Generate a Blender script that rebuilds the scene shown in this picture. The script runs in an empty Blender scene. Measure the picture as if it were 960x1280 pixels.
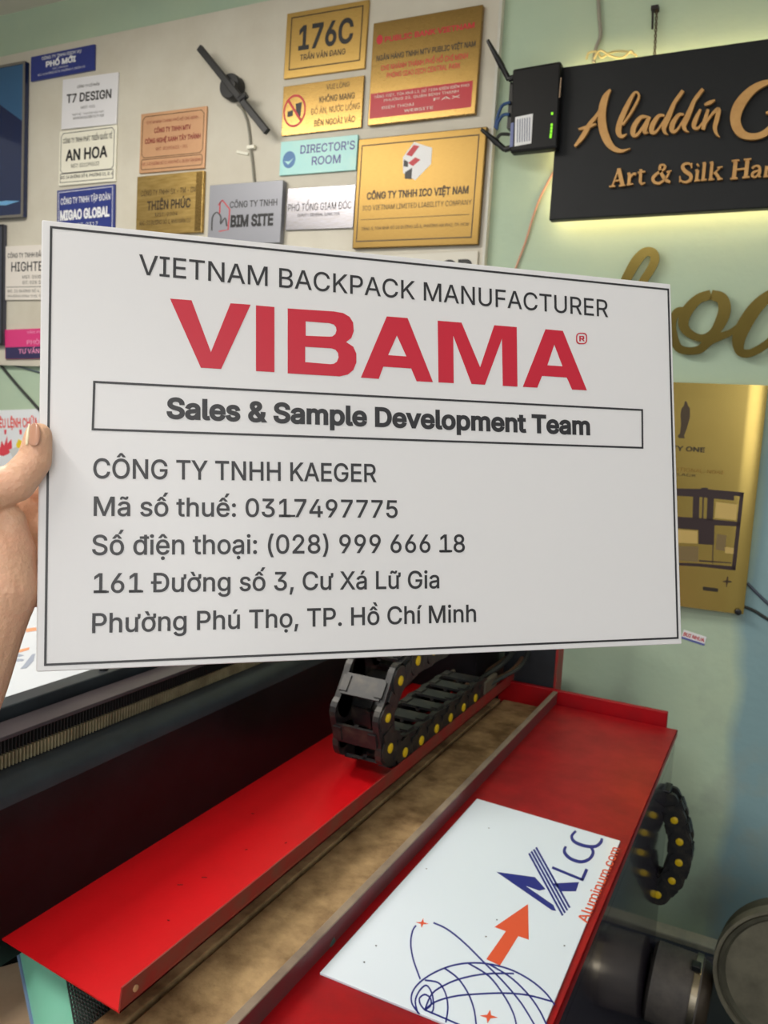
import bpy, bmesh, math, random, os
from mathutils import Vector, Matrix
from mathutils.geometry import tessellate_polygon, delaunay_2d_cdt
random.seed(7)
C = bpy.context.scene.collection
SC = bpy.context.scene

# ------------------------------------------------------------------ camera
FPX = 1025.0
Z0 = 1.38                                   # eye height above the floor
yaw, pitch, roll = (math.radians(a) for a in (26.35, 6.4, 3.3))
FWD = Vector((-math.sin(yaw) * math.cos(pitch), math.cos(yaw) * math.cos(pitch), -math.sin(pitch)))
_r = Vector((math.cos(yaw), math.sin(yaw), 0))
_u = _r.cross(FWD)
RGT = _r * math.cos(roll) + _u * math.sin(roll)
UPV = -_r * math.sin(roll) + _u * math.cos(roll)
EYE = Vector((0, 0, Z0))
cd = bpy.data.cameras.new('camera')
cam = bpy.data.objects.new('camera', cd)
C.objects.link(cam)
cam.matrix_world = Matrix(((RGT.x, UPV.x, -FWD.x, 0), (RGT.y, UPV.y, -FWD.y, 0), (RGT.z, UPV.z, -FWD.z, Z0), (0, 0, 0, 1)))
cd.sensor_fit = 'VERTICAL'
cd.sensor_height = 36.0
cd.lens = 36.0 * FPX / 1280.0
cd.clip_start = 0.02
cd.dof.use_dof = True
cd.dof.focus_distance = 0.52
cd.dof.aperture_fstop = 22.0
SC.camera = cam

# ------------------------------------------------------------------ light, world, exposure
wd = bpy.data.worlds.new('world')
SC.world = wd
wd.use_nodes = True
wn = wd.node_tree.nodes
wl = wd.node_tree.links
bg = wn['Background']
tc = wn.new('ShaderNodeTexCoord')
sep = wn.new('ShaderNodeSeparateXYZ')
ramp = wn.new('ShaderNodeValToRGB')
wl.new(tc.outputs['Generated'], sep.inputs[0])
wl.new(sep.outputs['Z'], ramp.inputs[0])
wl.new(ramp.outputs[0], bg.inputs[0])
ramp.color_ramp.elements[0].position = 0.0
ramp.color_ramp.elements[0].color = (0.30, 0.29, 0.27, 1)
ramp.color_ramp.elements[1].position = 0.6
ramp.color_ramp.elements[1].color = (0.80, 0.84, 0.86, 1)
bg.inputs[1].default_value = 0.72
SC.view_settings.view_transform = 'Standard'
SC.view_settings.look = 'None'
SC.view_settings.gamma = 1.0
SC.view_settings.use_curve_mapping = False
SC.view_settings.exposure = 0.27


def area(name, loc, target, sx, sy, power, col):
    d = bpy.data.lights.new(name, 'AREA')
    d.shape = 'RECTANGLE'
    d.size = sx
    d.size_y = sy
    d.energy = power
    d.color = col
    o = bpy.data.objects.new(name, d)
    C.objects.link(o)
    o.location = loc
    o.rotation_euler = (Vector(target) - Vector(loc)).to_track_quat('-Z', 'Y').to_euler()
    return o


area('shop_front_daylight', (1.1, -1.7, Z0 + 0.5), (-0.25, 0.45, Z0), 1.6, 1.3, 20, (1.0, 0.98, 0.96))
for tx, ty, pw, col in ((-2.0, 0.75, 32, (1.0, 0.95, 0.88)), (-0.75, -0.55, 15, (1.0, 0.97, 0.93))):
    area('ceiling_tube_light', (tx, ty, Z0 + 1.27), (tx + 0.1, ty + 0.15, Z0 - 0.4), 1.2, 0.1, pw, col)
    area('ceiling_tube_light', (tx, ty, Z0 + 1.29), (tx, ty, Z0 + 2), 1.2, 0.1, pw * 0.34, col)


# ------------------------------------------------------------------ helpers
def ray(x, y):
    return FWD + RGT * ((x - 480) / FPX) - UPV * ((y - 640) / FPX)


def onY(x, y, D):
    d = ray(x, y)
    return EYE + d * (D / d.y)


def onZ(x, y, z):
    d = ray(x, y)
    return EYE + d * (z / d.z)


def onX(x, y, X):
    d = ray(x, y)
    return EYE + d * (X / d.x)


def W(x, y, z):
    return Vector((x, y, z + Z0))


def lin(c):
    c = c / 255.0
    return c / 12.92 if c <= 0.04045 else ((c + 0.055) / 1.055) ** 2.4


def rgb(t):
    return (lin(t[0]), lin(t[1]), lin(t[2]), 1.0)


def mat(name, col, rough=0.5, metal=0.0, col2=None, scale=8.0, bump=0.0, bscale=60.0, spec=0.5, lo=0.35, hi=0.7,
        stretch=None, coat=0.0, emis=None, estr=0.0, aniso=0.0, roughvar=0.0, detail=6.0):
    m = bpy.data.materials.new(name)
    m.use_nodes = True
    nt = m.node_tree
    b = nt.nodes['Principled BSDF']
    b.inputs['Base Color'].default_value = rgb(col)
    b.inputs['Roughness'].default_value = rough
    b.inputs['Metallic'].default_value = metal
    b.inputs['Specular IOR Level'].default_value = spec
    b.inputs['Coat Weight'].default_value = coat
    b.inputs['Anisotropic'].default_value = aniso
    t = nt.nodes.new('ShaderNodeTexCoord')
    vec = t.outputs['Object']
    if stretch:
        mp = nt.nodes.new('ShaderNodeMapping')
        mp.inputs['Scale'].default_value = stretch
        nt.links.new(vec, mp.inputs[0])
        vec = mp.outputs[0]
    if col2 is not None or roughvar:
        n = nt.nodes.new('ShaderNodeTexNoise')
        n.inputs['Scale'].default_value = scale
        n.inputs['Detail'].default_value = detail
        n.inputs['Roughness'].default_value = 0.62
        nt.links.new(vec, n.inputs['Vector'])
        if col2 is not None:
            r = nt.nodes.new('ShaderNodeValToRGB')
            r.color_ramp.elements[0].position = lo
            r.color_ramp.elements[1].position = hi
            r.color_ramp.elements[0].color = rgb(col)
            r.color_ramp.elements[1].color = rgb(col2)
            nt.links.new(n.outputs['Fac'], r.inputs[0])
            nt.links.new(r.outputs[0], b.inputs['Base Color'])
        if roughvar:
            mr = nt.nodes.new('ShaderNodeMapRange')
            mr.inputs['To Min'].default_value = max(0.02, rough - roughvar)
            mr.inputs['To Max'].default_value = min(1, rough + roughvar)
            nt.links.new(n.outputs['Fac'], mr.inputs[0])
            nt.links.new(mr.outputs[0], b.inputs['Roughness'])
    if bump:
        n2 = nt.nodes.new('ShaderNodeTexNoise')
        n2.inputs['Scale'].default_value = bscale
        n2.inputs['Detail'].default_value = 4
        nt.links.new(vec, n2.inputs['Vector'])
        bp = nt.nodes.new('ShaderNodeBump')
        bp.inputs['Strength'].default_value = bump
        bp.inputs['Distance'].default_value = 0.004
        nt.links.new(n2.outputs['Fac'], bp.inputs['Height'])
        nt.links.new(bp.outputs[0], b.inputs['Normal'])
    if emis:
        b.inputs['Emission Color'].default_value = rgb(emis)
        b.inputs['Emission Strength'].default_value = estr
    return m


class MB:
    """collects shapes in world coordinates; build() links them as one mesh object"""

    def __init__(self):
        self.v = []
        self.f = []

    def add(self, vs, fs):
        k = len(self.v)
        self.v += [Vector(p) for p in vs]
        self.f += [tuple(i + k for i in f) for f in fs]
        return self

    def box(self, c, s, M=None):
        hx, hy, hz = s[0] / 2, s[1] / 2, s[2] / 2
        vs = [Vector((x, y, z)) for x in (-hx, hx) for y in (-hy, hy) for z in (-hz, hz)]
        c = Vector(c)
        if M is not None:
            vs = [M @ p + c for p in vs]
        else:
            vs = [p + c for p in vs]
        return self.add(vs, [(0, 1, 3, 2), (4, 6, 7, 5), (0, 4, 5, 1), (2, 3, 7, 6), (0, 2, 6, 4), (1, 5, 7, 3)])

    def boxr(self, x0, x1, y0, y1, z0, z1):
        return self.box(((x0 + x1) / 2, (y0 + y1) / 2, (z0 + z1) / 2 + Z0), (x1 - x0, y1 - y0, z1 - z0))

    def solid(self, loops, off):
        """loops: outline then holes, as 3-D points on one plane; off: vector to the back face"""
        off = Vector(off)
        loops = [[Vector(p) for p in l] for l in loops]
        flat = [p for l in loops for p in l]
        n = len(flat)
        tris = tessellate_polygon(loops)
        vs = flat + [p + off for p in flat]
        fs = []
        nrm = -off
        for t in tris:
            a, b, c = (flat[i] for i in t)
            t = tuple(t)
            if (b - a).cross(c - a).dot(nrm) < 0:
                t = t[::-1]
            fs.append(t)
            fs.append(tuple(i + n for i in t[::-1]))
        k = 0
        for l in loops:
            m = len(l)
            for i in range(m):
                j = (i + 1) % m
                fs.append((k + i, k + j, k + j + n, k + i + n))
            k += m
        return self.add(vs, fs)

    def strip(self, L, Rr, off):
        """a ribbon between two rails with thickness"""
        n = len(L)
        off = Vector(off)
        vs = []
        for a, b in zip(L, Rr):
            vs += [Vector(a), Vector(b), Vector(a) + off, Vector(b) + off]
        fs = []
        for i in range(n - 1):
            p, q = 4 * i, 4 * i + 4
            fs += [(p, q, q + 1, p + 1), (p + 2, p + 3, q + 3, q + 2), (p, p + 2, q + 2, q), (p + 1, q + 1, q + 3, p + 3)]
        fs += [(0, 1, 3, 2), (4 * n - 4, 4 * n - 2, 4 * n - 1, 4 * n - 3)]
        return self.add(vs, fs)

    def tube(self, path, rad, n=8, caps=True):
        path = [Vector(p) for p in path]
        rads = rad if isinstance(rad, (list, tuple)) else [rad] * len(path)
        t0 = (path[1] - path[0]).normalized()
        ref = Vector((0, 0, 1)) if abs(t0.z) < 0.9 else Vector((1, 0, 0))
        u = t0.cross(ref).normalized()
        vs, fs = [], []
        m = len(path)
        for i, p in enumerate(path):
            t = (path[min(i + 1, m - 1)] - path[max(i - 1, 0)]).normalized()
            u = (u - t * u.dot(t)).normalized()
            w = t.cross(u)
            for k in range(n):
                a = 2 * math.pi * k / n
                vs.append(p + (u * math.cos(a) + w * math.sin(a)) * rads[i])
        for i in range(m - 1):
            for k in range(n):
                k2 = (k + 1) % n
                fs.append((i * n + k, i * n + k2, (i + 1) * n + k2, (i + 1) * n + k))
        if caps:
            fs.append(tuple(range(n))[::-1])
            fs.append(tuple((m - 1) * n + k for k in range(n)))
        return self.add(vs, fs)

    def lathe(self, c, axis, prof, n=32):
        """prof: list of (distance along axis, radius)"""
        c = Vector(c)
        ax = Vector(axis).normalized()
        ref = Vector((0, 0, 1)) if abs(ax.z) < 0.9 else Vector((1, 0, 0))
        u = ax.cross(ref).normalized()
        w = ax.cross(u)
        vs, fs = [], []
        for (h, r) in prof:
            for k in range(n):
                a = 2 * math.pi * k / n
                vs.append(c + ax * h + (u * math.cos(a) + w * math.sin(a)) * max(r, 1e-5))
        for i in range(len(prof) - 1):
            for k in range(n):
                k2 = (k + 1) % n
                fs.append((i * n + k, i * n + k2, (i + 1) * n + k2, (i + 1) * n + k))
        fs.append(tuple(range(n))[::-1])
        fs.append(tuple((len(prof) - 1) * n + k for k in range(n)))
        return self.add(vs, fs)

    def sphere(self, c, r, n=12, m=8, sc=(1, 1, 1)):
        prof = [(-r * math.cos(math.pi * i / m), r * math.sin(math.pi * i / m)) for i in range(m + 1)]
        return self.lathe(c, (0, 0, 1), prof, n)

    def build(self, name, m, parent=None, bevel=0.0, smooth=False, seg=2):
        loc = Vector((0, 0, 0))
        me = bpy.data.meshes.new(name)
        if parent is not None:
            base = root_loc(parent)
        elif self.v:
            xs = [p.x for p in self.v]; ys = [p.y for p in self.v]; zs = [p.z for p in self.v]
            base = Vector(((min(xs) + max(xs)) / 2, (min(ys) + max(ys)) / 2, min(zs)))
        me.from_pydata([tuple(p - base) for p in self.v], [], self.f)
        bm = bmesh.new()
        bm.from_mesh(me)
        bmesh.ops.recalc_face_normals(bm, faces=bm.faces)
        bm.to_mesh(me)
        bm.free()
        me.materials.append(m)
        o = bpy.data.objects.new(name, me)
        C.objects.link(o)
        if parent is not None:
            o.parent = parent
        else:
            o.location = base
        if bevel:
            b = o.modifiers.new('bevel', 'BEVEL')
            b.width = bevel
            b.segments = seg
            b.limit_method = 'ANGLE'
            b.angle_limit = math.radians(40)
            b.harden_normals = False
        if smooth:
            for p in me.polygons:
                p.use_smooth = True
            if not bevel:
                try:
                    me.set_sharp_from_angle(angle=math.radians(45))
                except Exception:
                    pass
        return o


def root_loc(o):
    v = Vector((0, 0, 0))
    while o is not None:
        v += Vector(o.location)
        o = o.parent
    return v


def tag(o, label=None, cat=None, group=None, kind=None):
    if label: o['label'] = label
    if cat: o['category'] = cat
    if group: o['group'] = group
    if kind: o['kind'] = kind
    return o


def thing(name, label, cat, loc, group=None):
    o = bpy.data.objects.new(name, None)
    o.empty_display_size = 0.05
    C.objects.link(o)
    o.location = loc
    return tag(o, label, cat, group)


FONT = None
try:
    fp = os.path.join(bpy.utils.system_resource('DATAFILES'), 'fonts', 'Inter.woff2')
    if os.path.exists(fp):
        FONT = bpy.data.fonts.load(fp)
except Exception:
    FONT = None
_tc = {}


def text_mesh(s, bold=0.0):
    """outlines of the lettering, each contour filled with its own holes: ((x 0..1, y in cap heights), faces)"""
    key = (s, bold)
    if key in _tc:
        return _tc[key]

    def contours(body):
        cu = bpy.data.curves.new('t', 'FONT')
        cu.body = body
        if FONT: cu.font = FONT
        o = bpy.data.objects.new('t', cu)
        C.objects.link(o)
        bpy.context.view_layer.update()
        cv = o.to_curve(bpy.context.evaluated_depsgraph_get())
        out = []
        for sp in cv.splines:
            bp = sp.bezier_points
            n = len(bp)
            L = []
            for i in range(n):
                a, b = bp[i], bp[(i + 1) % n]
                p0, p1, p2, p3 = a.co, a.handle_right, b.handle_left, b.co
                straight = abs((p1 - p0).cross(p3 - p0).z) < 1e-5 and abs((p2 - p0).cross(p3 - p0).z) < 1e-5
                for k in range(1 if straight else 4):
                    t = k / 4
                    u = 1 - t
                    q = p0 * u ** 3 + p1 * (3 * u * u * t) + p2 * (3 * u * t * t) + p3 * t ** 3
                    if not L or (L[-1] - q).length > 1e-5:
                        L.append(q.copy())
            if len(L) > 2 and (L[0] - L[-1]).length < 1e-5:
                L.pop()
            if len(L) > 2:
                out.append([(q.x, q.y) for q in L])
        o.to_curve_clear()
        bpy.data.objects.remove(o)
        bpy.data.curves.remove(cu)
        return out

    def areaof(l):
        return sum(l[i - 1][0] * l[i][1] - l[i][0] * l[i - 1][1] for i in range(len(l))) / 2

    def grow(l, d, sgn):
        o = []
        n = len(l)
        for i in range(n):
            a, b, c = l[i - 1], l[i], l[(i + 1) % n]
            e1 = (b[0] - a[0], b[1] - a[1]); e2 = (c[0] - b[0], c[1] - b[1])
            l1 = math.hypot(*e1) or 1; l2 = math.hypot(*e2) or 1
            n1 = (e1[1] / l1, -e1[0] / l1); n2 = (e2[1] / l2, -e2[0] / l2)
            m = (n1[0] + n2[0], n1[1] + n2[1])
            k = max(0.5, 1 + n1[0] * n2[0] + n1[1] * n2[1])
            o.append((b[0] + sgn * d * m[0] / k, b[1] + sgn * d * m[1] / k))
        return o

    if 'cap' not in _tc:
        hc = contours('H')
        _tc['cap'] = max(p[1] for l in hc for p in l)
        hc.sort(key=lambda l: -abs(areaof(l)))
        _tc['sign'] = 1 if areaof(hc[0]) > 0 else -1
    sg = _tc['sign']
    cs = contours(s)
    if bold:
        cs = [grow(l, bold, sg) for l in cs]
    # contours whose boxes overlap are filled together, keeping what any of them winds around
    bxs = [[min(p[0] for p in l), max(p[0] for p in l), min(p[1] for p in l), max(p[1] for p in l)] for l in cs]
    grp = list(range(len(cs)))
    for a in range(len(cs)):
        for b in range(a):
            A, B = bxs[a], bxs[b]
            if A[0] <= B[1] and B[0] <= A[1] and A[2] <= B[3] and B[2] <= A[3]:
                ga, gb = grp[a], grp[b]
                if ga != gb:
                    grp = [gb if g == ga else g for g in grp]
    vs, fs = [], []
    for g in sorted(set(grp)):
        ls = [cs[i] for i in range(len(cs)) if grp[i] == g]
        pts, eds, segs = [], [], []
        for l in ls:
            k0 = len(pts)
            n = len(l)
            pts += [Vector(p) for p in l]
            eds += [(k0 + i, k0 + (i + 1) % n) for i in range(n)]
            segs += [(l[i], l[(i + 1) % n]) for i in range(n)]
        ov, oe, of = delaunay_2d_cdt(pts, eds, [], 0, 1e-6)[:3]
        k0 = len(vs)
        vs += [Vector((p.x, p.y, 0)) for p in ov]
        for t in of:
            cx = sum(ov[i].x for i in t) / len(t)
            cy = sum(ov[i].y for i in t) / len(t)
            w = 0
            for (p, q) in segs:
                if (p[1] > cy) != (q[1] > cy) and cx < (q[0] - p[0]) * (cy - p[1]) / (q[1] - p[1]) + p[0]:
                    w += 1 if q[1] > p[1] else -1
            if w * sg > 0:
                fs.append(tuple(i + k0 for i in t))
    x0 = min(v.x for v in vs)
    x1 = max(v.x for v in vs)
    cap = _tc['cap'] + bold
    out = ([((v.x - x0) / (x1 - x0), v.y / cap) for v in vs], fs)
    _tc[key] = out
    return out


def add_text(mb, s, O, X, Y, x0, x1, base, cap, bold=0.0, slant=0.0):
    """flat lettering on the plane O + x X + y Y between x0 and x1 (metres)"""
    vs, fs = text_mesh(s, bold)
    mb.add([O + X * (x0 + (x1 - x0) * a + slant * b * cap) + Y * (base + b * cap) for a, b in vs], fs)


def catmull(pts, n=6):
    if len(pts) < 3:
        return pts
    P = [pts[0]] + list(pts) + [pts[-1]]
    out = []
    for i in range(1, len(P) - 2):
        for k in range(n):
            t = k / n
            q = []
            for a, b, c, d in zip(P[i - 1], P[i], P[i + 1], P[i + 2]):
                q.append(0.5 * (2 * b + (c - a) * t + (2 * a - 5 * b + 4 * c - d) * t * t + (3 * b - a - 3 * c + d) * t ** 3))
            out.append(tuple(q))
    out.append(tuple(pts[-1]))
    return out


def stroke(mb, pts, mapf, off, n=6, wk=1.0, rounded=False):
    """pts: (x, y, width) in photo pixels, mapped onto a real plane by mapf, given thickness off"""
    q = catmull([tuple(p) for p in pts], n)
    if rounded:
        # half-round ends
        def cap(p, d, w):
            out = []
            for k in range(1, 5):
                a = k / 5
                out.append((p[0] + d[0] * w / 2 * (1 - a), p[1] + d[1] * w / 2 * (1 - a), w * math.sqrt(max(0, 1 - (1 - a) ** 2))))
            return out
        d0 = (q[0][0] - q[1][0], q[0][1] - q[1][1]); l0 = math.hypot(*d0); d0 = (d0[0] / l0, d0[1] / l0)
        d1 = (q[-1][0] - q[-2][0], q[-1][1] - q[-2][1]); l1 = math.hypot(*d1); d1 = (d1[0] / l1, d1[1] / l1)
        q = cap(q[0], d0, q[0][2]) + q + cap(q[-1], d1, q[-1][2])[::-1]
    L, Rr = [], []
    m = len(q)
    for i in range(m):
        a, b = q[max(i - 1, 0)], q[min(i + 1, m - 1)]
        dx, dy = b[0] - a[0], b[1] - a[1]
        l = math.hypot(dx, dy) or 1
        w = q[i][2] * 0.5 * wk
        L.append(mapf(q[i][0] - dy / l * w, q[i][1] + dx / l * w))
        Rr.append(mapf(q[i][0] + dy / l * w, q[i][1] - dx / l * w))
    mb.strip(L, Rr, off)


def polygon(mb, loops, mapf, off):
    mb.solid([[mapf(*p) for p in l] for l in loops], off)


def zoomed(ox, oy, sc):
    """points read in an enlarged crop -> photo pixels"""
    return lambda pts: [(ox + p[0] / sc, oy + p[1] / sc) + tuple(w / sc for w in p[2:]) for p in pts]


def struct(o):
    o['kind'] = 'structure'
    return o


# ------------------------------------------------------------------ materials
M = {}
M['wall'] = mat('green_wall_paint', (184, 202, 174), 0.75, 0, (168, 192, 172), 1.6, 0.25, 40, lo=0.3, hi=0.72)
M['ceiling'] = mat('beige_ceiling', (228, 222, 208), 0.8, 0, (216, 210, 196), 3)
M['floor'] = mat('dark_concrete', (62, 66, 70), 0.6, 0, (44, 48, 54), 5, 0.3, 50)
M['pale_ledge'] = mat('pale_skirting', (206, 204, 184), 0.7, 0, (170, 174, 160), 14)
M['board'] = mat('cream_board', (208, 204, 190), 0.5, 0, (196, 190, 174), 4)
M['board_edge'] = mat('board_edge_strip', (200, 200, 190), 0.4, 0)
M['acrylic_white'] = mat('white_acrylic', (226, 226, 230), 0.25, 0, coat=0.1)
M['acrylic_cream'] = mat('cream_acrylic', (232, 230, 214), 0.3, 0)
M['black'] = mat('black_print', (24, 25, 28), 0.45)
M['softblack'] = mat('dark_grey_print', (58, 58, 60), 0.5)
M['navy'] = mat('navy_print', (26, 34, 132), 0.35)
M['navy_panel'] = mat('navy_panel', (38, 52, 128), 0.3, coat=0.2)
M['red_print'] = mat('red_print', (196, 34, 48), 0.45)
M['crimson'] = mat('crimson_print', (190, 20, 42), 0.4)
M['orange'] = mat('orange_print', (226, 88, 52), 0.45)
M['white_print'] = mat('white_print', (232, 234, 236), 0.45)
M['gold'] = mat('brushed_gold', (160, 132, 80), 0.27, 1.0, (148, 120, 70), 30, stretch=(2, 2, 40), roughvar=0.05)
M['gold_light'] = mat('bright_gold', (206, 172, 104), 0.30, 1.0, (192, 158, 92), 30, stretch=(2, 2, 40))
M['gold_mirror'] = mat('polished_gold', (178, 156, 88), 0.24, 1.0, (170, 148, 82), 5)
M['gold_dark'] = mat('etched_gold', (62, 46, 20), 0.5, 0.0)
M['brass_old'] = mat('aged_brass', (188, 160, 100), 0.42, 1.0, (160, 132, 76), 9, stretch=(2, 2, 14))
M['copper'] = mat('copper_panel', (208, 162, 122), 0.4, 0.25, (198, 152, 114), 8)
M['copper_print'] = mat('brown_red_print', (140, 52, 44), 0.5)
M['silver'] = mat('brushed_silver', (150, 150, 158), 0.3, 1.0, (136, 132, 130), 20, stretch=(2, 2, 30))
M['grey_panel'] = mat('grey_metallic_panel', (146, 148, 156), 0.42, 0.3)
M['teal'] = mat('teal_panel', (150, 216, 216), 0.35, 0, (176, 224, 214), 6)
M['pink'] = mat('pink_panel', (214, 58, 124), 0.4)
M['screen'] = mat('dark_blue_gloss', (20, 34, 74), 0.06, 0, spec=0.7)
M['charcoal_panel'] = mat('charcoal_panel', (26, 29, 32), 0.5, 0, (22, 25, 28), 6, spec=.3)
M['wood_letter'] = mat('gold_wood_letter', (206, 160, 96), 0.45, 0.15, (190, 142, 80), 30)
M['led'] = mat('led_strip_glow', (255, 240, 170), 0.5, emis=(255, 222, 170), estr=13.0)
M['plastic_black'] = mat('black_plastic', (20, 22, 24), 0.35)
M['router_black'] = mat('router_plastic', (13, 14, 16), 0.5, spec=.3)
M['green_led'] = mat('green_led', (120, 220, 30), 0.5, emis=(140, 230, 40), estr=0.7)
M['blue_cable'] = mat('blue_cable', (44, 78, 128), 0.5)
M['white_cable'] = mat('grey_cable', (150, 148, 136), 0.5)
M['pink_cable'] = mat('pinkish_cable', (196, 150, 124), 0.5)
M['dark_cable'] = mat('dark_cable', (42, 46, 44), 0.5)
M['lamp_black'] = mat('lamp_black', (30, 31, 33), 0.45)
M['machine_red'] = mat('red_powder_coat', (216, 16, 26), 0.38, 0, (204, 14, 22), 7, 0.05, 200, roughvar=0.08)
M['cab_red'] = mat('red_cabinet_paint', (164, 6, 18), 0.4, 0, (134, 12, 22), 13, 0.05, 200, roughvar=0.12, spec=.3, detail=10)
M['dusty_red'] = mat('dusty_red_flange', (150, 34, 34), 0.5, 0, (122, 64, 52), 22, lo=0.4, hi=0.7)
M['dusty_grey'] = mat('dusty_flange', (118, 96, 88), 0.45, 0, (84, 62, 60), 20)
M['beam_black'] = mat('black_beam', (15, 14, 16), 0.34, 0, (24, 21, 24), 12, roughvar=0.08, spec=.22)
M['beam_grey'] = mat('black_blue_edge', (40, 46, 52), 0.4, 0, (30, 33, 38), 18)
M['steel_rack'] = mat('worn_steel', (178, 168, 136), 0.42, 0.6, (140, 130, 104), 30)
M['purple_grey'] = mat('dull_metal_strip', (70, 62, 66), 0.35, 0.4, (58, 52, 56), 12)
M['tan'] = mat('dusty_tan_strip', (186, 156, 112), 0.75, 0, (112, 86, 54), 16, 0.5, 70, lo=0.34, hi=0.66, detail=12)
M['groove'] = mat('dark_groove', (28, 22, 16), 0.8)
M['side_gloss'] = mat('dark_glossy_side', (50, 44, 56), 0.12, 0.0, (56, 48, 60), 6, spec=0.8, coat=0.25)
M['bed_white'] = mat('bed_surface', (190, 190, 185), 0.5)
M['chain'] = mat('drag_chain_plastic', (30, 31, 33), 0.42, 0, (74, 68, 58), 34, lo=0.48, hi=0.8)
M['pin'] = mat('yellow_pin', (226, 190, 24), 0.4)
M['wire'] = mat('brown_wire', (96, 70, 52), 0.6)
M['alu_white'] = mat('white_coated_aluminium', (226, 238, 250), 0.22, 0, coat=0.2)
M['duct'] = mat('grey_duct_fabric', (112, 105, 98), 0.6, 0, (80, 76, 74), 18)
M['clamp'] = mat('steel_clamp', (170, 160, 140), 0.25, 1.0)
M['blower'] = mat('dusty_blower_metal', (88, 86, 70), 0.6, 0.0, (66, 64, 52), 12)
M['bed_paper'] = mat('bed_paper', (204, 209, 216), 0.5)
M['faded_orange'] = mat('faded_orange', (222, 150, 110), .5)
M['paper'] = mat('white_sheet', (232, 236, 240), 0.5)
M['green_sheet'] = mat('green_translucent_sheet', (158, 250, 214), 0.2, 0, (172, 252, 222), 8, spec=0.6)
M['blue_edge'] = mat('blue_sheet_edge', (150, 180, 220), 0.3)
M['mesh_black'] = mat('black_mesh', (72, 80, 76), 0.4)
M['cardboard'] = mat('tan_board', (246, 214, 178), 0.7, 0, (228, 192, 154), 12)
M['ringbox'] = mat('carton', (190, 170, 120), 0.8, 0, (176, 156, 108), 6)
M['rack_steel'] = mat('dark_rack_steel', (26, 20, 24), 0.5)
M['cart_white'] = mat('white_carton', (214, 206, 180), 0.8)
M['yellow_print'] = mat('yellow_print', (246, 214, 40), 0.5)

wm = M['wall'].node_tree
wb = wm.nodes['Principled BSDF']
old = wb.inputs['Base Color'].links[0].from_socket
tcw = wm.nodes.new('ShaderNodeTexCoord')
nzw = wm.nodes.new('ShaderNodeTexNoise'); nzw.inputs['Scale'].default_value = 3.0; nzw.inputs['Detail'].default_value = 5
spw = wm.nodes.new('ShaderNodeSeparateXYZ')
wm.links.new(tcw.outputs['Object'], nzw.inputs['Vector'])
wm.links.new(tcw.outputs['Object'], spw.inputs[0])


def wmath(op, a, b=None, clamp=False):
    n = wm.nodes.new('ShaderNodeMath'); n.operation = op; n.use_clamp = clamp
    for k, v in enumerate((a, b)):
        if v is None: continue
        if isinstance(v, (int, float)): n.inputs[k].default_value = v
        else: wm.links.new(v, n.inputs[k])
    return n.outputs[0]


jit = wmath('MULTIPLY', wmath('SUBTRACT', nzw.outputs['Fac'], 0.5), 0.09)
mx_ = wmath('MULTIPLY', wmath('ADD', wmath('ADD', spw.outputs['X'], jit), -0.905), 26.0, True)
mz_ = wmath('MULTIPLY', wmath('SUBTRACT', 1.52, wmath('ADD', spw.outputs['Z'], jit)), 9.0, True)
fac = wmath('MULTIPLY', mx_, mz_)
# scraped, dirty band near the floor
nz2 = wm.nodes.new('ShaderNodeTexNoise'); nz2.inputs['Scale'].default_value = 9.0; nz2.inputs['Detail'].default_value = 8
wm.links.new(tcw.outputs['Object'], nz2.inputs['Vector'])
dirt = wmath('MULTIPLY', wmath('MULTIPLY', wmath('SUBTRACT', nz2.outputs['Fac'], 0.52), 6.0, True), 0.55)
low = wmath('MULTIPLY', wmath('SUBTRACT', 0.95, spw.outputs['Z']), 1.6, True)
mxa = wm.nodes.new('ShaderNodeMixRGB'); mxa.inputs[2].default_value = rgb((132, 164, 170))
wm.links.new(fac, mxa.inputs[0]); wm.links.new(old, mxa.inputs[1])
mxb = wm.nodes.new('ShaderNodeMixRGB'); mxb.inputs[2].default_value = rgb((150, 160, 148))
wm.links.new(wmath('MULTIPLY', dirt, low), mxb.inputs[0]); wm.links.new(mxa.outputs[0], mxb.inputs[1])
wm.links.new(mxb.outputs[0], wb.inputs['Base Color'])

# ------------------------------------------------------------------ the setting
WY = 2.3
ZF = -1.38
struct(MB().boxr(-4.2, 2.2, WY, WY + 0.1, ZF, 1.465).build('wall_back', M['wall']))
struct(MB().boxr(-4.2, 2.2, -1.0, WY, ZF - 0.1, ZF).build('floor', M['floor']))
struct(MB().boxr(-6, 6, -9, -1.0, ZF - 0.12, ZF - .001).build('pavement', mat('pale_pavement', (205, 200, 190), .8, 0, (190, 186, 178), 2)))
struct(MB().boxr(-4.2, 2.2, -2.4, WY, 1.465, 1.53).build('ceiling', M['ceiling']))
struct(MB().boxr(-0.6, 2.2, WY - 0.05, WY, ZF, ZF + 0.035).build('baseboard_back', M['pale_ledge'], bevel=0.004))

# ------------------------------------------------------------------ notice board and its signs
BY = WY - 0.02
nb = thing('notice_board', 'large cream wall board carrying many small company signs', 'board', W(-2.0, BY, 0.13))
MB().boxr(-3.4, -0.862, BY, WY - 0.001, 0.13, 1.303).build('panel', M['board'], nb)
MB().boxr(-0.862, -0.853, BY - 0.002, WY - 0.001, 0.13, 1.303).build('edge_trim', M['board_edge'], nb, bevel=0.001)
GRP = 'small plaques on the cream board'


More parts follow.
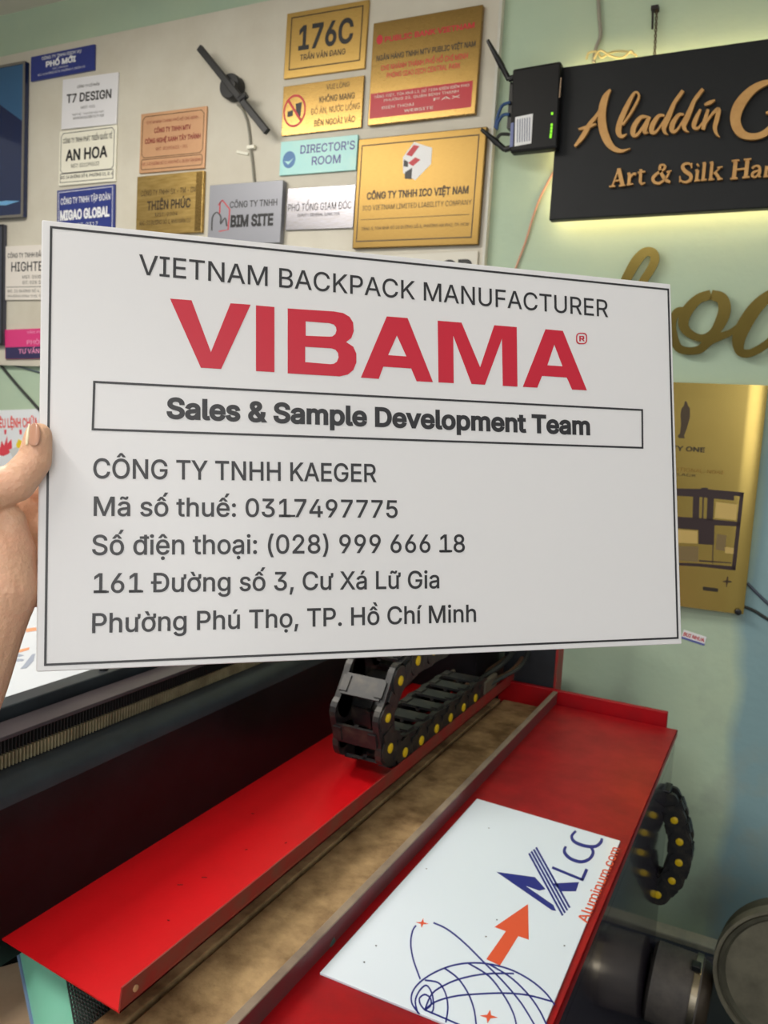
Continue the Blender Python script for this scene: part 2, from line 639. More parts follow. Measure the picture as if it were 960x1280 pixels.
class Sign:
    """a plaque flat on the wall: local frame from its four corners on the plane Y"""

    def __init__(self, name, label, quad, Y, thick, m, group=GRP, bevel=0.0015, cat='sign', panel='panel'):
        P = [onY(x, y, Y) for x, y in quad]
        c = sum(P, Vector()) / 4
        w = ((P[1] - P[0]).length + (P[2] - P[3]).length) / 2
        h = ((P[3] - P[0]).length + (P[2] - P[1]).length) / 2
        dx = (P[1] - P[0]) + (P[2] - P[3])
        a = math.atan2(dx.z, dx.x)
        self.X = Vector((math.cos(a), 0, math.sin(a)))
        self.Y = Vector((-math.sin(a), 0, math.cos(a)))
        self.N = Vector((0, -1, 0))
        self.w, self.h, self.t = w, h, thick
        self.O = c - self.X * w / 2 - self.Y * h / 2           # lower-left corner of the front
        self.root = thing(name, label, cat, self.O + self.X * w / 2 + Vector((0, thick, 0)), group)
        b = MB()
        b.solid([[self.O, self.O + self.X * w, self.O + self.X * w + self.Y * h, self.O + self.Y * h]], (0, thick, 0))
        self.panel = b.build(panel, m, self.root, bevel=bevel)

    def p(self, fx, fy, lift=0.0004):
        return self.O + self.X * (self.w * fx) + self.Y * (self.h * fy) + self.N * lift

    def texts(self, lines, m, name='lettering', lift=0.0006):
        for ln in lines:
            b = MB()
            s, x0, x1, y0, cap = ln[:5]
            bold = ln[5] if len(ln) > 5 else 0.0
            add_text(b, s, self.O + self.N * lift, self.X, self.Y, x0 * self.w, x1 * self.w, y0 * self.h, cap * self.h, bold)
            b.build(name, m, self.root)

    def frame(self, x0, y0, x1, y1, t, m, name='border', lift=0.0005, notch=0.0):
        """line frame; t is a fraction of the height"""
        tx, ty = t * self.h / self.w, t
        b = MB()
        k = notch
        kx = notch * self.h / self.w

        def loop(e):
            ex, ey = tx * e, ty * e
            if not k:
                return [(x0 + ex, y0 + ey), (x1 - ex, y0 + ey), (x1 - ex, y1 - ey), (x0 + ex, y1 - ey)]
            return [(x0 + kx + ex * .4, y0 + ey), (x1 - kx - ex * .4, y0 + ey), (x1 - ex, y0 + k + ey * .4), (x1 - ex, y1 - k - ey * .4),
                    (x1 - kx - ex * .4, y1 - ey), (x0 + kx + ex * .4, y1 - ey), (x0 + ex, y1 - k - ey * .4), (x0 + ex, y0 + k + ey * .4)]
        b.solid([[self.p(*q, lift) for q in loop(0)], [self.p(*q, lift) for q in loop(1)]], (0, lift * 0.8, 0))
        return b.build(name, m, self.root)

    def rect(self, x0, y0, x1, y1, m, name, lift=0.0005):
        b = MB()
        b.solid([[self.p(x0, y0, lift), self.p(x1, y0, lift), self.p(x1, y1, lift), self.p(x0, y1, lift)]], (0, lift * 0.8, 0))
        return b.build(name, m, self.root)

    def poly(self, loops, m, name, lift=0.0005):
        b = MB()
        b.solid([[self.p(*q, lift) for q in l] for l in loops], (0, lift * 0.8, 0))
        return b.build(name, m, self.root)


def ell(cx, cy, rx, ry, n=24, a0=0.0, a1=2 * math.pi):
    return [(cx + rx * math.cos(a0 + (a1 - a0) * i / n), cy + ry * math.sin(a0 + (a1 - a0) * i / n)) for i in range(n)]


SY = BY - 0.008
B1, B2, B3 = 0.012, 0.025, 0.04
s = Sign('wall_sign', 'dark blue plaque with white lettering at the top edge of the board', [(38.3, 71.6), (118.4, 54.7), (117.5, 87.5), (38.3, 101.7)], SY, 0.008, M['navy_panel'])
s.texts([('CÔNG TY TNHH DỊCH VỤ', .18, .80, .78, .12, B1), ('PHỐ MỚI', .25, .72, .47, .22, B3), ('MST: 0300000', .36, .60, .32, .06), ('ĐC: 12 ĐƯỜNG SỐ 5, PHƯỜNG 3, QUẬN 10', .12, .86, .16, .08)], M['white_print'])
s = Sign('wall_sign', 'plain white acrylic plaque with bold black heading and fine lines of text', [(78, 100.6), (147.6, 88.8), (145, 156), (76.5, 160.7)], SY, 0.008, M['acrylic_white'])
s.texts([('CÔNG TY CỔ PHẦN', .28, .68, .79, .05, B1), ('T7 DESIGN', .09, .90, .52, .17, B2), ('MST: 031', .36, .62, .37, .05), ('THIẾT KẾ - THI CÔNG NỘI THẤT', .2, .78, .25, .035), ('VĂN PHÒNG ĐẠI DIỆN TẠI TP. HCM', .22, .78, .17, .05)], M['softblack'])
s = Sign('wall_sign', 'cream plaque with notched black border and divided bottom line of text', [(74.4, 165), (146, 155), (143.5, 227), (73, 232)], SY, 0.008, M['acrylic_cream'])
s.texts([('CÔNG TY TNHH PHÁT TRIỂN QUỐC TẾ', .07, .93, .77, .085, B1), ('AN HOA', .12, .86, .45, .20, B2), ('MST: 0311990633', .23, .72, .31, .07), ('ĐC: 24 ĐƯỜNG SỐ 8, PHƯỜNG 11, Q. 6', .04, .96, .12, .055, B1)], M['black'])
s.frame(.03, .22, .97, .96, .012, M['softblack'], notch=.06)
s.frame(.03, .05, .97, .22, .012, M['softblack'], 'lower_border')
s = Sign('wall_sign', 'blue plaque with thin white frame, its lower part hidden by the big white sign', [(71.6, 237), (144, 231), (142, 294), (70.5, 302)], SY, 0.008, M['navy_panel'])
s.texts([('CÔNG TY TNHH TẬP ĐOÀN', .07, .93, .71, .12, B1), ('MIGAO GLOBAL', .06, .92, .40, .19, B3), ('MST: 0317', .3, .72, .22, .09)], M['white_print'])
s.frame(.03, .04, .97, .96, .012, M['white_print'])
s = Sign('wall_sign', 'salmon copper plaque with red lettering and a rounded double border', [(175.5, 143.5), (257, 131.8), (256.4, 210.5), (174.4, 216)], SY, 0.008, M['copper'])
s.texts([('CHI NHÁNH THÀNH PHỐ HỒ CHÍ MINH', .10, .88, .815, .05), ('CÔNG TY TNHH MTV', .22, .78, .655, .08, B2), ('CÔNG NGHỆ XANH TÂY THÀNH', .08, .93, .49, .08, B2), ('MST: 0310926221 - 001', .26, .74, .36, .05), ('ĐC: 145 ĐƯỜNG SỐ 12, KHU PHỐ 4, QUẬN TÂN BÌNH', .05, .95, .12, .05)], M['copper_print'])
s.frame(.03, .25, .97, .95, .010, M['gold_dark'], notch=.06)
s.frame(.03, .05, .97, .23, .010, M['gold_dark'], 'lower_border', notch=.03)
s = Sign('wall_sign', 'aged brass plaque with dark lettering hanging under the copper plaque', [(171, 219.5), (253, 214.6), (253, 288.4), (170, 296)], SY - 0.006, 0.014, M['brass_old'])
s.texts([('CÔNG TY TNHH SX - TM - DV', .07, .9, .66, .09), ('THIÊN PHÚC', .17, .83, .42, .15, B2), ('MST: 0304', .3, .64, .30, .06), ('Đ/C: 55 ĐƯỜNG SỐ 1, KHU DÂN CƯ', .06, .84, .17, .07)], M['gold_dark'])
s.rect(0.90, 0.02, 0.99, 0.98, M['gold'], 'edge_strip')
s = Sign('wall_sign', 'thick grey plaque with a red and black house emblem beside its heading', [(261, 230.8), (352.5, 226), (351, 302), (260, 307)], SY - 0.016, 0.022, M['grey_panel'])
s.texts([('CÔNG TY TNHH', .30, .94, .60, .105, B1), ('BIM SITE', .32, .90, .29, .19, B3)], M['black'])
e = MB()
f = lambda x, y: s.p(x, y, 0.0006)
stroke(e, [(.06, .24, .02), (.06, .46, .02), (.12, .54, .02), (.18, .46, .02), (.18, .34, .02), (.24, .44, .02), (.27, .30, .02)], f, (0, .0004, 0), 3)
e.build('emblem', M['softblack'], s.root)
e = MB()
stroke(e, [(.14, .66, .016), (.19, .74, .016)], f, (0, .0004, 0), 3)
stroke(e, [(.16, .52, .016), (.16, .70, .016), (.19, .74, .016), (.30, .58, .016), (.29, .24, .016), (.16, .22, .016)], f, (0, .0004, 0), 1)
e.build('red_emblem', M['red_print'], s.root)
s = Sign('wall_sign', 'shiny silver plaque with one thin line of grey lettering', [(358.3, 235.5), (443.8, 230.8), (442, 284.7), (357, 288)], SY, 0.006, M['silver'])
s.texts([('PHÓ TỔNG GIÁM ĐỐC', .03, .96, .45, .17), ('DEPUTY GENERAL DIRECTOR', .18, .80, .31, .07)], M['softblack'])
s = Sign('wall_sign', 'pale turquoise plaque with a round blue emblem and two words', [(351, 178), (447.4, 167.5), (445, 213), (349, 219)], SY, 0.006, M['teal'])
s.texts([("DIRECTOR'S", .27, .97, .60, .24, B1), ('ROOM', .43, .80, .24, .24, B1)], M['navy'])
s.poly([ell(.125, .45, .085, .25)], mat('blue_emblem', (40, 110, 170), .4), 'emblem')
s.poly([[(.06, .42), (.12, .30), (.19, .50), (.13, .40)]], M['teal'], 'emblem_check', 0.0009)
s = Sign('wall_sign', 'gold plaque with a red no-drinks symbol and four lines of capitals', [(354.8, 108.2), (455, 94.2), (452, 158.9), (350.8, 170.3)], SY, 0.006, M['gold'])
s.texts([('VUI LÒNG', .55, .83, .82, .10), ('KHÔNG MANG', .47, .90, .58, .12, B1), ('ĐỒ ĂN, NƯỚC UỐNG', .37, .97, .36, .12), ('BÊN NGOÀI VÀO', .42, .92, .12, .12, B1)], M['gold_dark'])
s.poly([ell(.16, .48, .145, .33), ell(.16, .48, .125, .285)], M['red_print'], 'ban_ring')
s.poly([[(.07, .68), (.085, .72), (.26, .28), (.245, .24)]], M['red_print'], 'ban_bar', 0.0010)
e = MB()
e.solid([[s.p(*q) for q in [(.17, .62), (.25, .64), (.24, .36), (.19, .35)]]], (0, .0003, 0))
e.solid([[s.p(*q) for q in [(.07, .48), (.14, .50), (.14, .38), (.07, .37)]]], (0, .0003, 0))
e.build('drink_symbol', M['black'], s.root)
s = Sign('wall_sign', 'gold plaque with very large black house number', [(358.3, 17.6), (461, -1), (456, 85.5), (354.8, 98.4)], SY, 0.008, M['gold_light'])
s.texts([('176C', .17, .84, .42, .36, B2), ('TRẦN VĂN ĐANG', .20, .76, .25, .085, B1)], M['black'])
s.frame(.06, .12, .94, .93, .018, M['gold_dark'])
s = Sign('wall_sign', 'big gold plaque with a crimson band across its foot', [(466.6, 29.2), (604.5, 5.3), (593, 142), (459.7, 157)], SY - 0.008, 0.016, M['gold'])
s.texts([('PUBLIC BANK VIETNAM', .12, .94, .80, .05, B2), ('CHI NHÁNH THÀNH PHỐ HỒ CHÍ MINH', .10, .90, .525, .05, B1), ('PHÒNG GIAO DỊCH CENTRAL PARK', .16, .84, .445, .05, B1)], M['red_print'])
s.texts([('NGÂN HÀNG TNHH MTV PUBLIC VIỆT NAM', .05, .96, .625, .052, B1)], M['black'], 'black_lettering')
s.rect(.015, .065, .96, .31, M['crimson'], 'band')
s.texts([('TẦNG TRỆT, TÒA NHÀ L3, SỐ 720A ĐIỆN BIÊN PHỦ', .05, .93, .26, .025), ('PHƯỜNG 22, QUẬN BÌNH THẠNH', .15, .84, .215, .025), ('ĐIỆN THOẠI', .13, .44, .145, .025), ('FAX', .62, .86, .165, .025), ('WEBSITE', .35, .62, .09, .025)], M['acrylic_cream'], 'band_lettering', 0.0012)
s.poly([ell(.07, .83, .03, .045)], M['red_print'], 'emblem')
s = Sign('wall_sign', 'largest gold plaque with a small white cube emblem above its heading', [(447, 174), (607.4, 158), (598.7, 305.5), (441, 310.8)], SY - 0.008, 0.016, mat('deep_gold', (132, 108, 62), .36, 1.0, (122, 98, 55), 30, stretch=(2, 2, 40)), bevel=0.003)
s.texts([('CÔNG TY TNHH ICO VIỆT NAM', .10, .90, .445, .065, B2), ('ICO VIETNAM LIMITED LIABILITY COMPANY', .07, .93, .345, .045), ('TẦNG 3, TÒA NHÀ SỐ 20 ĐƯỜNG SỐ 3, PHƯỜNG AN PHÚ, TP. HCM', .07, .92, .165, .028)], M['gold_dark'])
s.frame(.03, .06, .95, .94, .010, M['gold_dark'])
s.rect(.06, .26, .92, .265, M['gold_dark'], 'rule')
cw = [(.375, .80), (.455, .925), (.60, .86), (.60, .72), (.485, .59), (.385, .66)]
s.poly([cw], M['white_print'], 'cube_emblem')
e = MB()
for q in ([(.40, .82), (.455, .90), (.50, .885), (.445, .80)], [(.42, .745), (.475, .79), (.515, .765), (.46, .715)]):
    e.solid([[s.p(*k, .001) for k in q]], (0, .0004, 0))
e.build('cube_red_squares', M['red_print'], s.root)
e = MB()
for q in ([(.385, .78), (.42, .755), (.42, .71), (.385, .72)], [(.40, .665), (.455, .70), (.455, .60), (.40, .61)]):
    e.solid([[s.p(*k, .001) for k in q]], (0, .0004, 0))
e.build('cube_dark_squares', M['softblack'], s.root)
s = Sign('wall_sign', 'white plaque with heavy black letters just peeping over the big white sign', [(455, 318), (597, 316), (594, 372), (452, 380)], SY, 0.006, mat('ivory_acrylic', (210, 207, 195), .4))
s.texts([('COLOR', .30, .97, .50, .34, B3)], M['black'])
s = Sign('wall_sign', 'white plaque with grey heading, cut by the left edge of the big white sign', [(5, 308), (78, 304.5), (78, 374.5), (6.8, 375)], SY, 0.006, mat('warm_white_acrylic', (226, 220, 212), .35))
s.texts([('CÔNG TY TNHH ĐẦU ĐO HCM', .05, .95, .78, .085, B1), ('HIGHTECH', .12, .88, .53, .17, B1), ('MST: 0305063', .32, .76, .39, .06), ('ĐT: 028 3888', .32, .76, .29, .06), ('ĐC: 21 ĐƯỜNG SỐ 4, KHU PHỐ 2', .06, .95, .14, .05), ('PHƯỜNG BÌNH THỌ, TP. THỦ ĐỨC', .06, .95, .05, .04)], M['softblack'])
s.rect(.03, .235, .97, .245, M['softblack'], 'rule')
s = Sign('wall_sign', 'pink plaque with a navy foot at the bottom of the board', [(6, 411.5), (78, 410), (77, 447), (6.2, 449.5)], SY, 0.006, M['pink'])
s.rect(0.01, 0.01, .99, .40, mat('dark_navy_print', (50, 44, 86), .4), 'navy_band')
s.texts([('VĂN PHÒNG', .40, .82, .84, .08, B1), ('PHÒNG', .40, .78, .48, .14, B1), ('TƯ VẤN THUẾ', .25, .92, .18, .15, B1)], mat('pale_pink_print', (236, 150, 190), .5), lift=0.0012)

# dark glossy panel in a grey frame, cut by the left border of the picture
s = Sign('wall_panel', 'large dark blue glossy panel in a thin grey frame, highest at the left', [(-110, 104), (35, 75), (26, 272), (-118, 280)], SY - 0.012, 0.018, M['screen'], None, cat='panel')
s.frame(0, 0, 1, 1, 0.016, mat('grey_frame', (128, 124, 116), .4, .3), 'frame', 0.004)
s.poly([[(.45, .995), (.985, .995), (.985, .62)]], mat('steel_blue_reflection', (50, 92, 130), .3), 'corner_reflection', 0.0006)  # lighter reflection in the gloss, painted as a flat corner shape
s.poly([[(.55, .10), (.86, .085), (.97, .105), (.86, .115)]], mat('sky_blue_reflection', (110, 170, 215), .3), 'streak_reflection', 0.0006)  # reflected pale streak, painted onto the panel
s = Sign('wall_panel', 'dark framed panel mostly cut off below the blue glossy panel', [(-120, 286), (4.5, 284), (3.5, 428), (-122, 432)], SY - 0.01, 0.016, mat('slate_panel', (64, 66, 78), .35), None, cat='panel')
s.frame(0, 0, 1, 1, 0.014, M['black'], 'frame', 0.003)

# wall lamp with a slanted bar, and its cable
LY = BY
lp = thing('wall_lamp', 'black wall lamp with round base and a long slanted bar', 'lamp', onY(292, 112, BY))
cc = onY(294, 112, BY)
b = MB().lathe(cc, (0, -1, 0), [(0, .040), (.030, .040), (.034, .037), (.034, 0)], 28)
b.build('base_disc', M['lamp_black'], lp, smooth=True)
MB().lathe(onY(300, 114, BY), (0, -1, 0), [(0, .018), (.052, .018), (.054, 0.0)], 16).build('stem', M['lamp_black'], lp, smooth=True)
p0, p1 = onY(247.5, 58.5, BY - 0.055), onY(332.5, 164, BY - 0.055)
d = (p1 - p0).normalized()
nn = d.cross(Vector((0, 1, 0))).normalized() * 0.011
MB().solid([[p0 + nn, p1 + nn, p1 - nn, p0 - nn]], (0, .016, 0)).build('light_bar', M['lamp_black'], lp, bevel=0.003)
b = MB()
for q0, q1 in (((300, 125), (308, 118)),):
    b.tube([onY(*q0, BY - .05), onY(*q1, BY - .05)], .012, 10)
b.build('joint', M['lamp_black'], lp)
cb = catmull([(297, 131), (303, 137), (309, 152), (312, 170), (313, 184), (315.5, 204), (318, 232)], 5)
tag(MB().tube([onY(x, y, BY - 0.006) for x, y in cb], .0042, 8).build('lamp_cable', M['white_cable'], smooth=True), 'grey cable running down the board from the wall lamp', 'cable')
cl = MB()
cl.box(onY(314, 184, BY - .008), (.03, .012, .012)).box(onY(303, 191, BY - .003), (.05, .004, .010), Matrix.Rotation(0.25, 3, 'Y'))
tag(cl.build('cable_clip', M['acrylic_cream'], bevel=.002), 'small white clip and tape holding the lamp cable', 'clip')

# ------------------------------------------------------------------ router at the end of the board
RY = WY - 0.105
rt = thing('router', 'black wireless router mounted on the wall against the black shop sign', 'router', onY(666, 190, WY - 0.03))
q = [onY(640.5, 86, RY), onY(701, 75.5, RY), onY(696, 185, RY), onY(637, 191, RY)]
MB().solid([q], (0, .033, 0)).build('body', M['router_black'], rt, bevel=.006)
MB().box(onY(660, 135, WY - .036) + Vector((0, 0, 0)), (.09, .069, .12)).build('wall_bracket', M['plastic_black'], rt)
MB().solid([[onY(x, y, RY - .001) for x, y in ((700.5, 97), (702, 96.5), (700, 122), (698.5, 122))]], (0, .0012, 0)).build('edge_glint', mat('glint_strip', (150, 130, 110), .3, .6), rt)  # glint along the router edge, painted as a thin bright strip
q = [onY(x, y, RY - .001) for x, y in ((644, 146.5), (666, 142), (664, 179), (643, 183))]
stk = MB().solid([q], (0, .0012, 0)).build('sticker', M['white_print'], rt)
b = MB()
for i in range(6):
    x = 646.5 + i * 3.0
    b.solid([[onY(xx, yy, RY - .002) for xx, yy in ((x, 149 - i * .5), (x + 1.1, 149 - i * .5), (x + .6, 178 - i * .4), (x - .5, 178 - i * .4))]], (0, .0006, 0))
b.build('sticker_print', mat('grey_blue_print', (120, 126, 150), .5), stk)
MB().solid([[onY(x, y, RY - .001) for x, y in ((638.5, 154), (642, 153), (641, 183), (637, 184))]], (0, .0012, 0)).build('blue_sticker', mat('blue_tape', (110, 120, 170), .5), rt)
for i, (x, y) in enumerate(((690.2, 142), (689.6, 156), (689.4, 160), (689.0, 164), (688.6, 168), (688.2, 171))):
    MB().box(onY(x, y, RY - .0012), (.005, .002, .006)).build('status_light', M['green_led'], rt)
b = MB()
for a0, a1 in (((636, 99), (609.6, 50.5)), ((631, 187), (601.5, 161.5))):
    P, Q = onY(*a0, RY + .02), onY(*a1, RY + .01)
    mb = MB().tube([P, P.lerp(Q, .3), P.lerp(Q, .32), Q], [.0075, .0075, .009, .0048], 10)
    mb.tube([P, P + Vector((.025, 0, .004))], .008, 10)
    mb.build('antenna', M['plastic_black'], rt, smooth=True)
b = [[(638, 128), (628, 132), (622, 146), (619, 160)], [(637, 143), (629, 144), (623, 152), (621, 162)], [(637, 168), (626, 168), (621, 174)]]
for i, pp in enumerate(b):
    o = MB().tube([onY(x, y, RY + .03) for x, y in catmull(pp, 5)], .0045, 8).build('network_cable', M['blue_cable'] if i < 2 else M['dark_cable'], smooth=True)
    tag(o, ('upper blue network cable looping from the side of the router', 'lower blue network cable looping from the side of the router', 'short dark cable at the lower corner of the router')[i], 'cable', 'cables beside the router')

# ------------------------------------------------------------------ black backlit shop sign
AY = WY - 0.07
sg = thing('shop_sign', 'big charcoal shop sign with raised gold letters and glowing edges', 'sign', onY(830, 270, WY - .03))
tl, bl = onY(697, 82, AY), onY(690, 272.5, AY)
x0 = (tl.x + bl.x) / 2
zt, zb = (tl.z + onY(960, 51, AY).z) / 2, (bl.z + onY(960, 262.5, AY).z) / 2
xr = x0 + 1.35
MB().box(((x0 + xr) / 2, AY + .014, (zt + zb) / 2), (xr - x0, .028, zt - zb)).build('panel', M['charcoal_panel'], sg, bevel=.003)
for (a0, a1, c0, c1) in ((x0 + .012, xr - .02, zt - .022, zt - .014), (x0 + .012, xr - .02, zb + .014, zb + .022), (x0 + .012, x0 + .02, zb + .03, zt - .03)):
    MB().box(((a0 + a1) / 2, AY + .034, (c0 + c1) / 2), (a1 - a0, .010, c1 - c0)).build('led_strip', M['led'], sg)
for xx in (x0 + .12, x0 + .7, x0 + 1.2):
    for zz in (zt - .08, zb + .08):
        b = MB().lathe((xx, WY - .001, zz), (0, -1, 0), [(0, .008), (.045, .008)], 10)
        b.build('standoff', M['clamp'], sg)
LF = lambda x, y: onY(x, y, AY - 0.010)
th = (0, .009, 0)
Zm = zoomed(710, 100, 3.84)
b = MB()
for st in (
    [(203, 44, 8), (178, 85, 30), (163, 150, 36), (165, 220, 40), (185, 285, 38), (215, 325, 28), (255, 340, 16), (298, 328, 3)],
    [(32, 318, 10), (70, 270, 22), (105, 210, 20), (140, 165, 14), (170, 110, 10)],
    [(50, 236, 8), (90, 226, 16), (135, 210, 8)],
    [(262, 215, 10), (300, 160, 12), (335, 95, 12), (338, 66, 10), (318, 62, 12), (285, 120, 22), (250, 200, 26), (242, 250, 26), (258, 270, 18), (282, 258, 3)],
    [(385, 178, 10), (350, 178, 18), (318, 220, 24), (312, 258, 24), (332, 262, 14), (372, 205, 12), (388, 178, 14)],
    [(392, 176, 12), (372, 222, 22), (368, 250, 18), (386, 252, 3)],
    [(462, 170, 10), (435, 172, 16), (406, 215, 24), (402, 248, 22), (425, 245, 12), (470, 180, 10), (510, 110, 18), (552, 50, 16)],
    [(510, 110, 18), (478, 185, 26), (460, 228, 22), (466, 252, 14), (480, 262, 3)],
    [(556, 165, 10), (530, 168, 16), (502, 210, 24), (500, 242, 22), (522, 240, 12), (566, 172, 10), (605, 100, 18), (648, 42, 16)],
    [(605, 100, 18), (572, 178, 26), (556, 218, 22), (564, 240, 14), (580, 250, 3)],
    [(636, 140, 10), (612, 190, 22), (604, 222, 20), (624, 230, 12), (655, 190, 6)],
    [(655, 118, 10), (680, 108, 18), (706, 95, 6)],
    [(672, 140, 12), (656, 200, 22), (648, 238, 16)],
    [(650, 225, 8), (690, 165, 12), (722, 140, 20), (715, 185, 22), (705, 225, 20), (712, 255, 14), (728, 274, 3)],
    [(1010, 10, 10), (950, 12, 26), (880, 50, 40), (822, 120, 52), (803, 190, 50), (825, 248, 44), (870, 270, 32), (930, 262, 30), (985, 220, 34), (1010, 160, 34)],
    [(950, 158, 10), (990, 150, 20), (1040, 146, 10)],
):
    lift_ = lift_ + .0004 if 'lift_' in globals() else 0.0
    stroke(b, Zm(st), lambda x, y: onY(x, y, AY - .010 - lift_), th, 6)
b.build('script_lettering', M['wood_letter'], sg, bevel=0)
# second line: serif capitals and small letters drawn with stems, hairlines and serifs
b = MB()


def serif(parts):
    for k, st in enumerate(parts):
        stroke(b, Zm(st), lambda x, y: onY(x, y, AY - .010 - k * .0005), th, 4)


stem = lambda xt, yt, xb, yb, w: [(xt, yt, w), (xb, yb, w)]
bar = lambda xa, ya, xb, yb, w: [(xa, ya, w), (xb, yb, w)]
serif([stem(243, 424, 212, 510, 7), stem(243, 424, 262, 506, 19), bar(222, 484, 256, 480, 7), bar(197, 511, 226, 508, 7), bar(244, 508, 274, 504, 7)])
serif([stem(296, 450, 292, 500, 15), bar(281, 502, 312, 498, 7), bar(284, 450, 298, 446, 7), [(300, 466, 8), (314, 450, 10), (326, 452, 14)]])
serif([stem(350, 428, 346, 486, 14), [(346, 486, 14), (353, 498, 11), (370, 492, 5)], bar(334, 444, 370, 438, 7)])
serif([[(488, 438, 9), (470, 470, 10), (440, 494, 12), (415, 490, 15), (408, 470, 15), (428, 448, 13), (458, 430, 11), (466, 414, 12), (452, 406, 10), (440, 418, 13), (448, 448, 16), (468, 478, 17), (490, 490, 12)], bar(472, 440, 496, 435, 6)])
serif([[(594, 418, 7), (584, 402, 9), (562, 402, 11), (549, 418, 16), (566, 440, 19), (588, 456, 18), (586, 480, 15), (562, 490, 11), (542, 482, 8), (536, 462, 6)], stem(594, 398, 593, 424, 5), stem(537, 460, 536, 492, 5)])
serif([stem(622, 432, 617, 480, 15), bar(606, 484, 634, 480, 7), bar(610, 434, 624, 430, 7), [(619, 410, 15), (627, 405, 15)]])
serif([stem(656, 396, 648, 478, 15), bar(638, 481, 666, 477, 7), bar(645, 399, 660, 395, 7)])
serif([stem(692, 394, 684, 476, 15), bar(674, 479, 702, 475, 7), bar(680, 397, 696, 393, 7), stem(733, 418, 698, 450, 6), stem(704, 440, 728, 474, 15), bar(716, 477, 742, 473, 7), bar(716, 420, 742, 416, 6)])
serif([stem(805, 385, 796, 470, 19), stem(862, 380, 853, 464, 19), bar(803, 430, 858, 424, 9), bar(786, 388, 822, 384, 8), bar(844, 382, 880, 378, 8), bar(778, 474, 814, 470, 8), bar(836, 468, 872, 464, 8)])
serif([[(884, 424, 12), (900, 412, 9), (918, 416, 12), (920, 440, 15), (914, 458, 13), (926, 464, 6)], [(918, 432, 7), (892, 442, 11), (884, 456, 14), (896, 466, 9), (914, 452, 6)]])
serif([stem(954, 412, 948, 460, 15), bar(938, 464, 968, 460, 7), [(958, 428, 8), (972, 410, 10), (984, 412, 14)]])
serif([stem(1000, 412, 996, 456, 14), [(1004, 424, 8), (1020, 410, 11), (1030, 424, 14), (1026, 452, 14)]])
b.build('serif_lettering', M['wood_letter'], sg)
# wires around the sign
tag(MB().tube([onY(x, y, WY - .006) for x, y in catmull([(693.5, 212), (676, 245), (666, 272), (656, 305), (643, 340), (632, 380)], 6)], .0032, 8).build('sign_cable', M['pink_cable'], smooth=True), 'thin pinkish cable falling from the left end of the charcoal sign', 'cable')
tag(MB().tube([onY(x, y, WY - .008) for x, y in catmull([(747, -20), (749, 20), (750.5, 44), (745, 60), (742, 78)], 6)], .005, 8).build('ceiling_cable', M['white_cable'], smooth=True), 'grey cable coming down the wall to the top of the charcoal sign', 'cable')
coil = [(733, 74), (736, 66), (746, 65), (752, 72), (762, 66), (776, 64), (790, 66), (796, 70)]
coil2 = [(742, 74), (750, 63), (764, 70), (778, 72), (788, 64), (793, 68)]
b = MB()
b.tube([onY(x, y, WY - .02) for x, y in catmull(coil, 6)], .003, 6).tube([onY(x, y, WY - .026) for x, y in catmull(coil2, 6)], .003, 6)
tag(b.build('wire_coil', mat('pale_wire', (206, 196, 140), .5), smooth=True), 'loose loops of pale wire lying along the top of the charcoal sign', 'wire')
hk = thing('hanging_hook', 'rusty hook and twisted wire on the wall above the charcoal sign', 'hook', onY(818, 66, WY - .02))
MB().box(onY(819, 11, WY - .01), (.018, .02, .010)).build('plate', M['rack_steel'], hk)
MB().tube([onY(816, 12, WY - .018), onY(815.5, 36, WY - .018)], .003, 6).build('hook', M['rack_steel'], hk)
b = MB()
for ph in (0, math.pi):
    b.tube([onY(821 - .1 * i + 1.2 * math.sin(i * .9 + ph), 12 + i * 2.1, WY - .015) for i in range(28)], .0016, 5)
b.build('twisted_wire', M['gold_dark'], hk)

# ------------------------------------------------------------------ gold script word below the sign
GY = WY - 0.022
Zg = zoomed(770, 300, 5.053)
b = MB()
GF = lambda x, y: onY(x, y, GY)
gt = (0, .006, 0)
stroke(b, Zg([(-110, 620, 40), (-40, 470, 50), (30, 320, 56), (75, 225, 62), (130, 130, 66), (180, 78, 58), (228, 78, 60), (246, 115, 58), (225, 175, 54), (170, 262, 52), (90, 400, 46), (10, 560, 50), (-40, 700, 60), (-20, 770, 55), (60, 740, 40)]), GF, gt, 8)
stroke(b, Zg([(600, 345, 62), (520, 372, 62), (448, 450, 72), (425, 530, 66), (460, 588, 54), (540, 620, 48), (610, 590, 54), (660, 520, 74), (686, 440, 80), (668, 370, 76), (600, 345, 62)]), (lambda x, y: onY(x, y, GY - .0007 * 1)), gt, 8)
stroke(b, Zg([(432, 452, 60), (385, 455, 50), (356, 520, 50), (362, 600, 54), (390, 676, 54), (450, 700, 48), (530, 690, 52), (590, 635, 60), (650, 612, 50), (720, 585, 40), (780, 540, 34)]), (lambda x, y: onY(x, y, GY - .0007 * 2)), (0, .005, 0), 8)
stroke(b, Zg([(1060, 340, 50), (980, 345, 66), (890, 420, 84), (820, 520, 92), (776, 620, 86), (782, 700, 60), (840, 716, 50), (930, 672, 50), (1010, 600, 46), (1080, 480, 50)]), (lambda x, y: onY(x, y, GY - .0007 * 3)), gt, 8)
stroke(b, Zg([(1110, 330, 60), (1060, 480, 66), (1010, 620, 66), (1030, 700, 50), (1100, 690, 36)]), (lambda x, y: onY(x, y, GY - .0007 * 4)), gt, 8)
gw = thing('wall_lettering', 'gold metal handwriting letters fixed on the green wall', 'lettering', onY(900, 440, WY))
b.build('letters', mat('bronze_gold_letter', (112, 98, 52), .25, 1.0, (102, 88, 44), 6), gw)
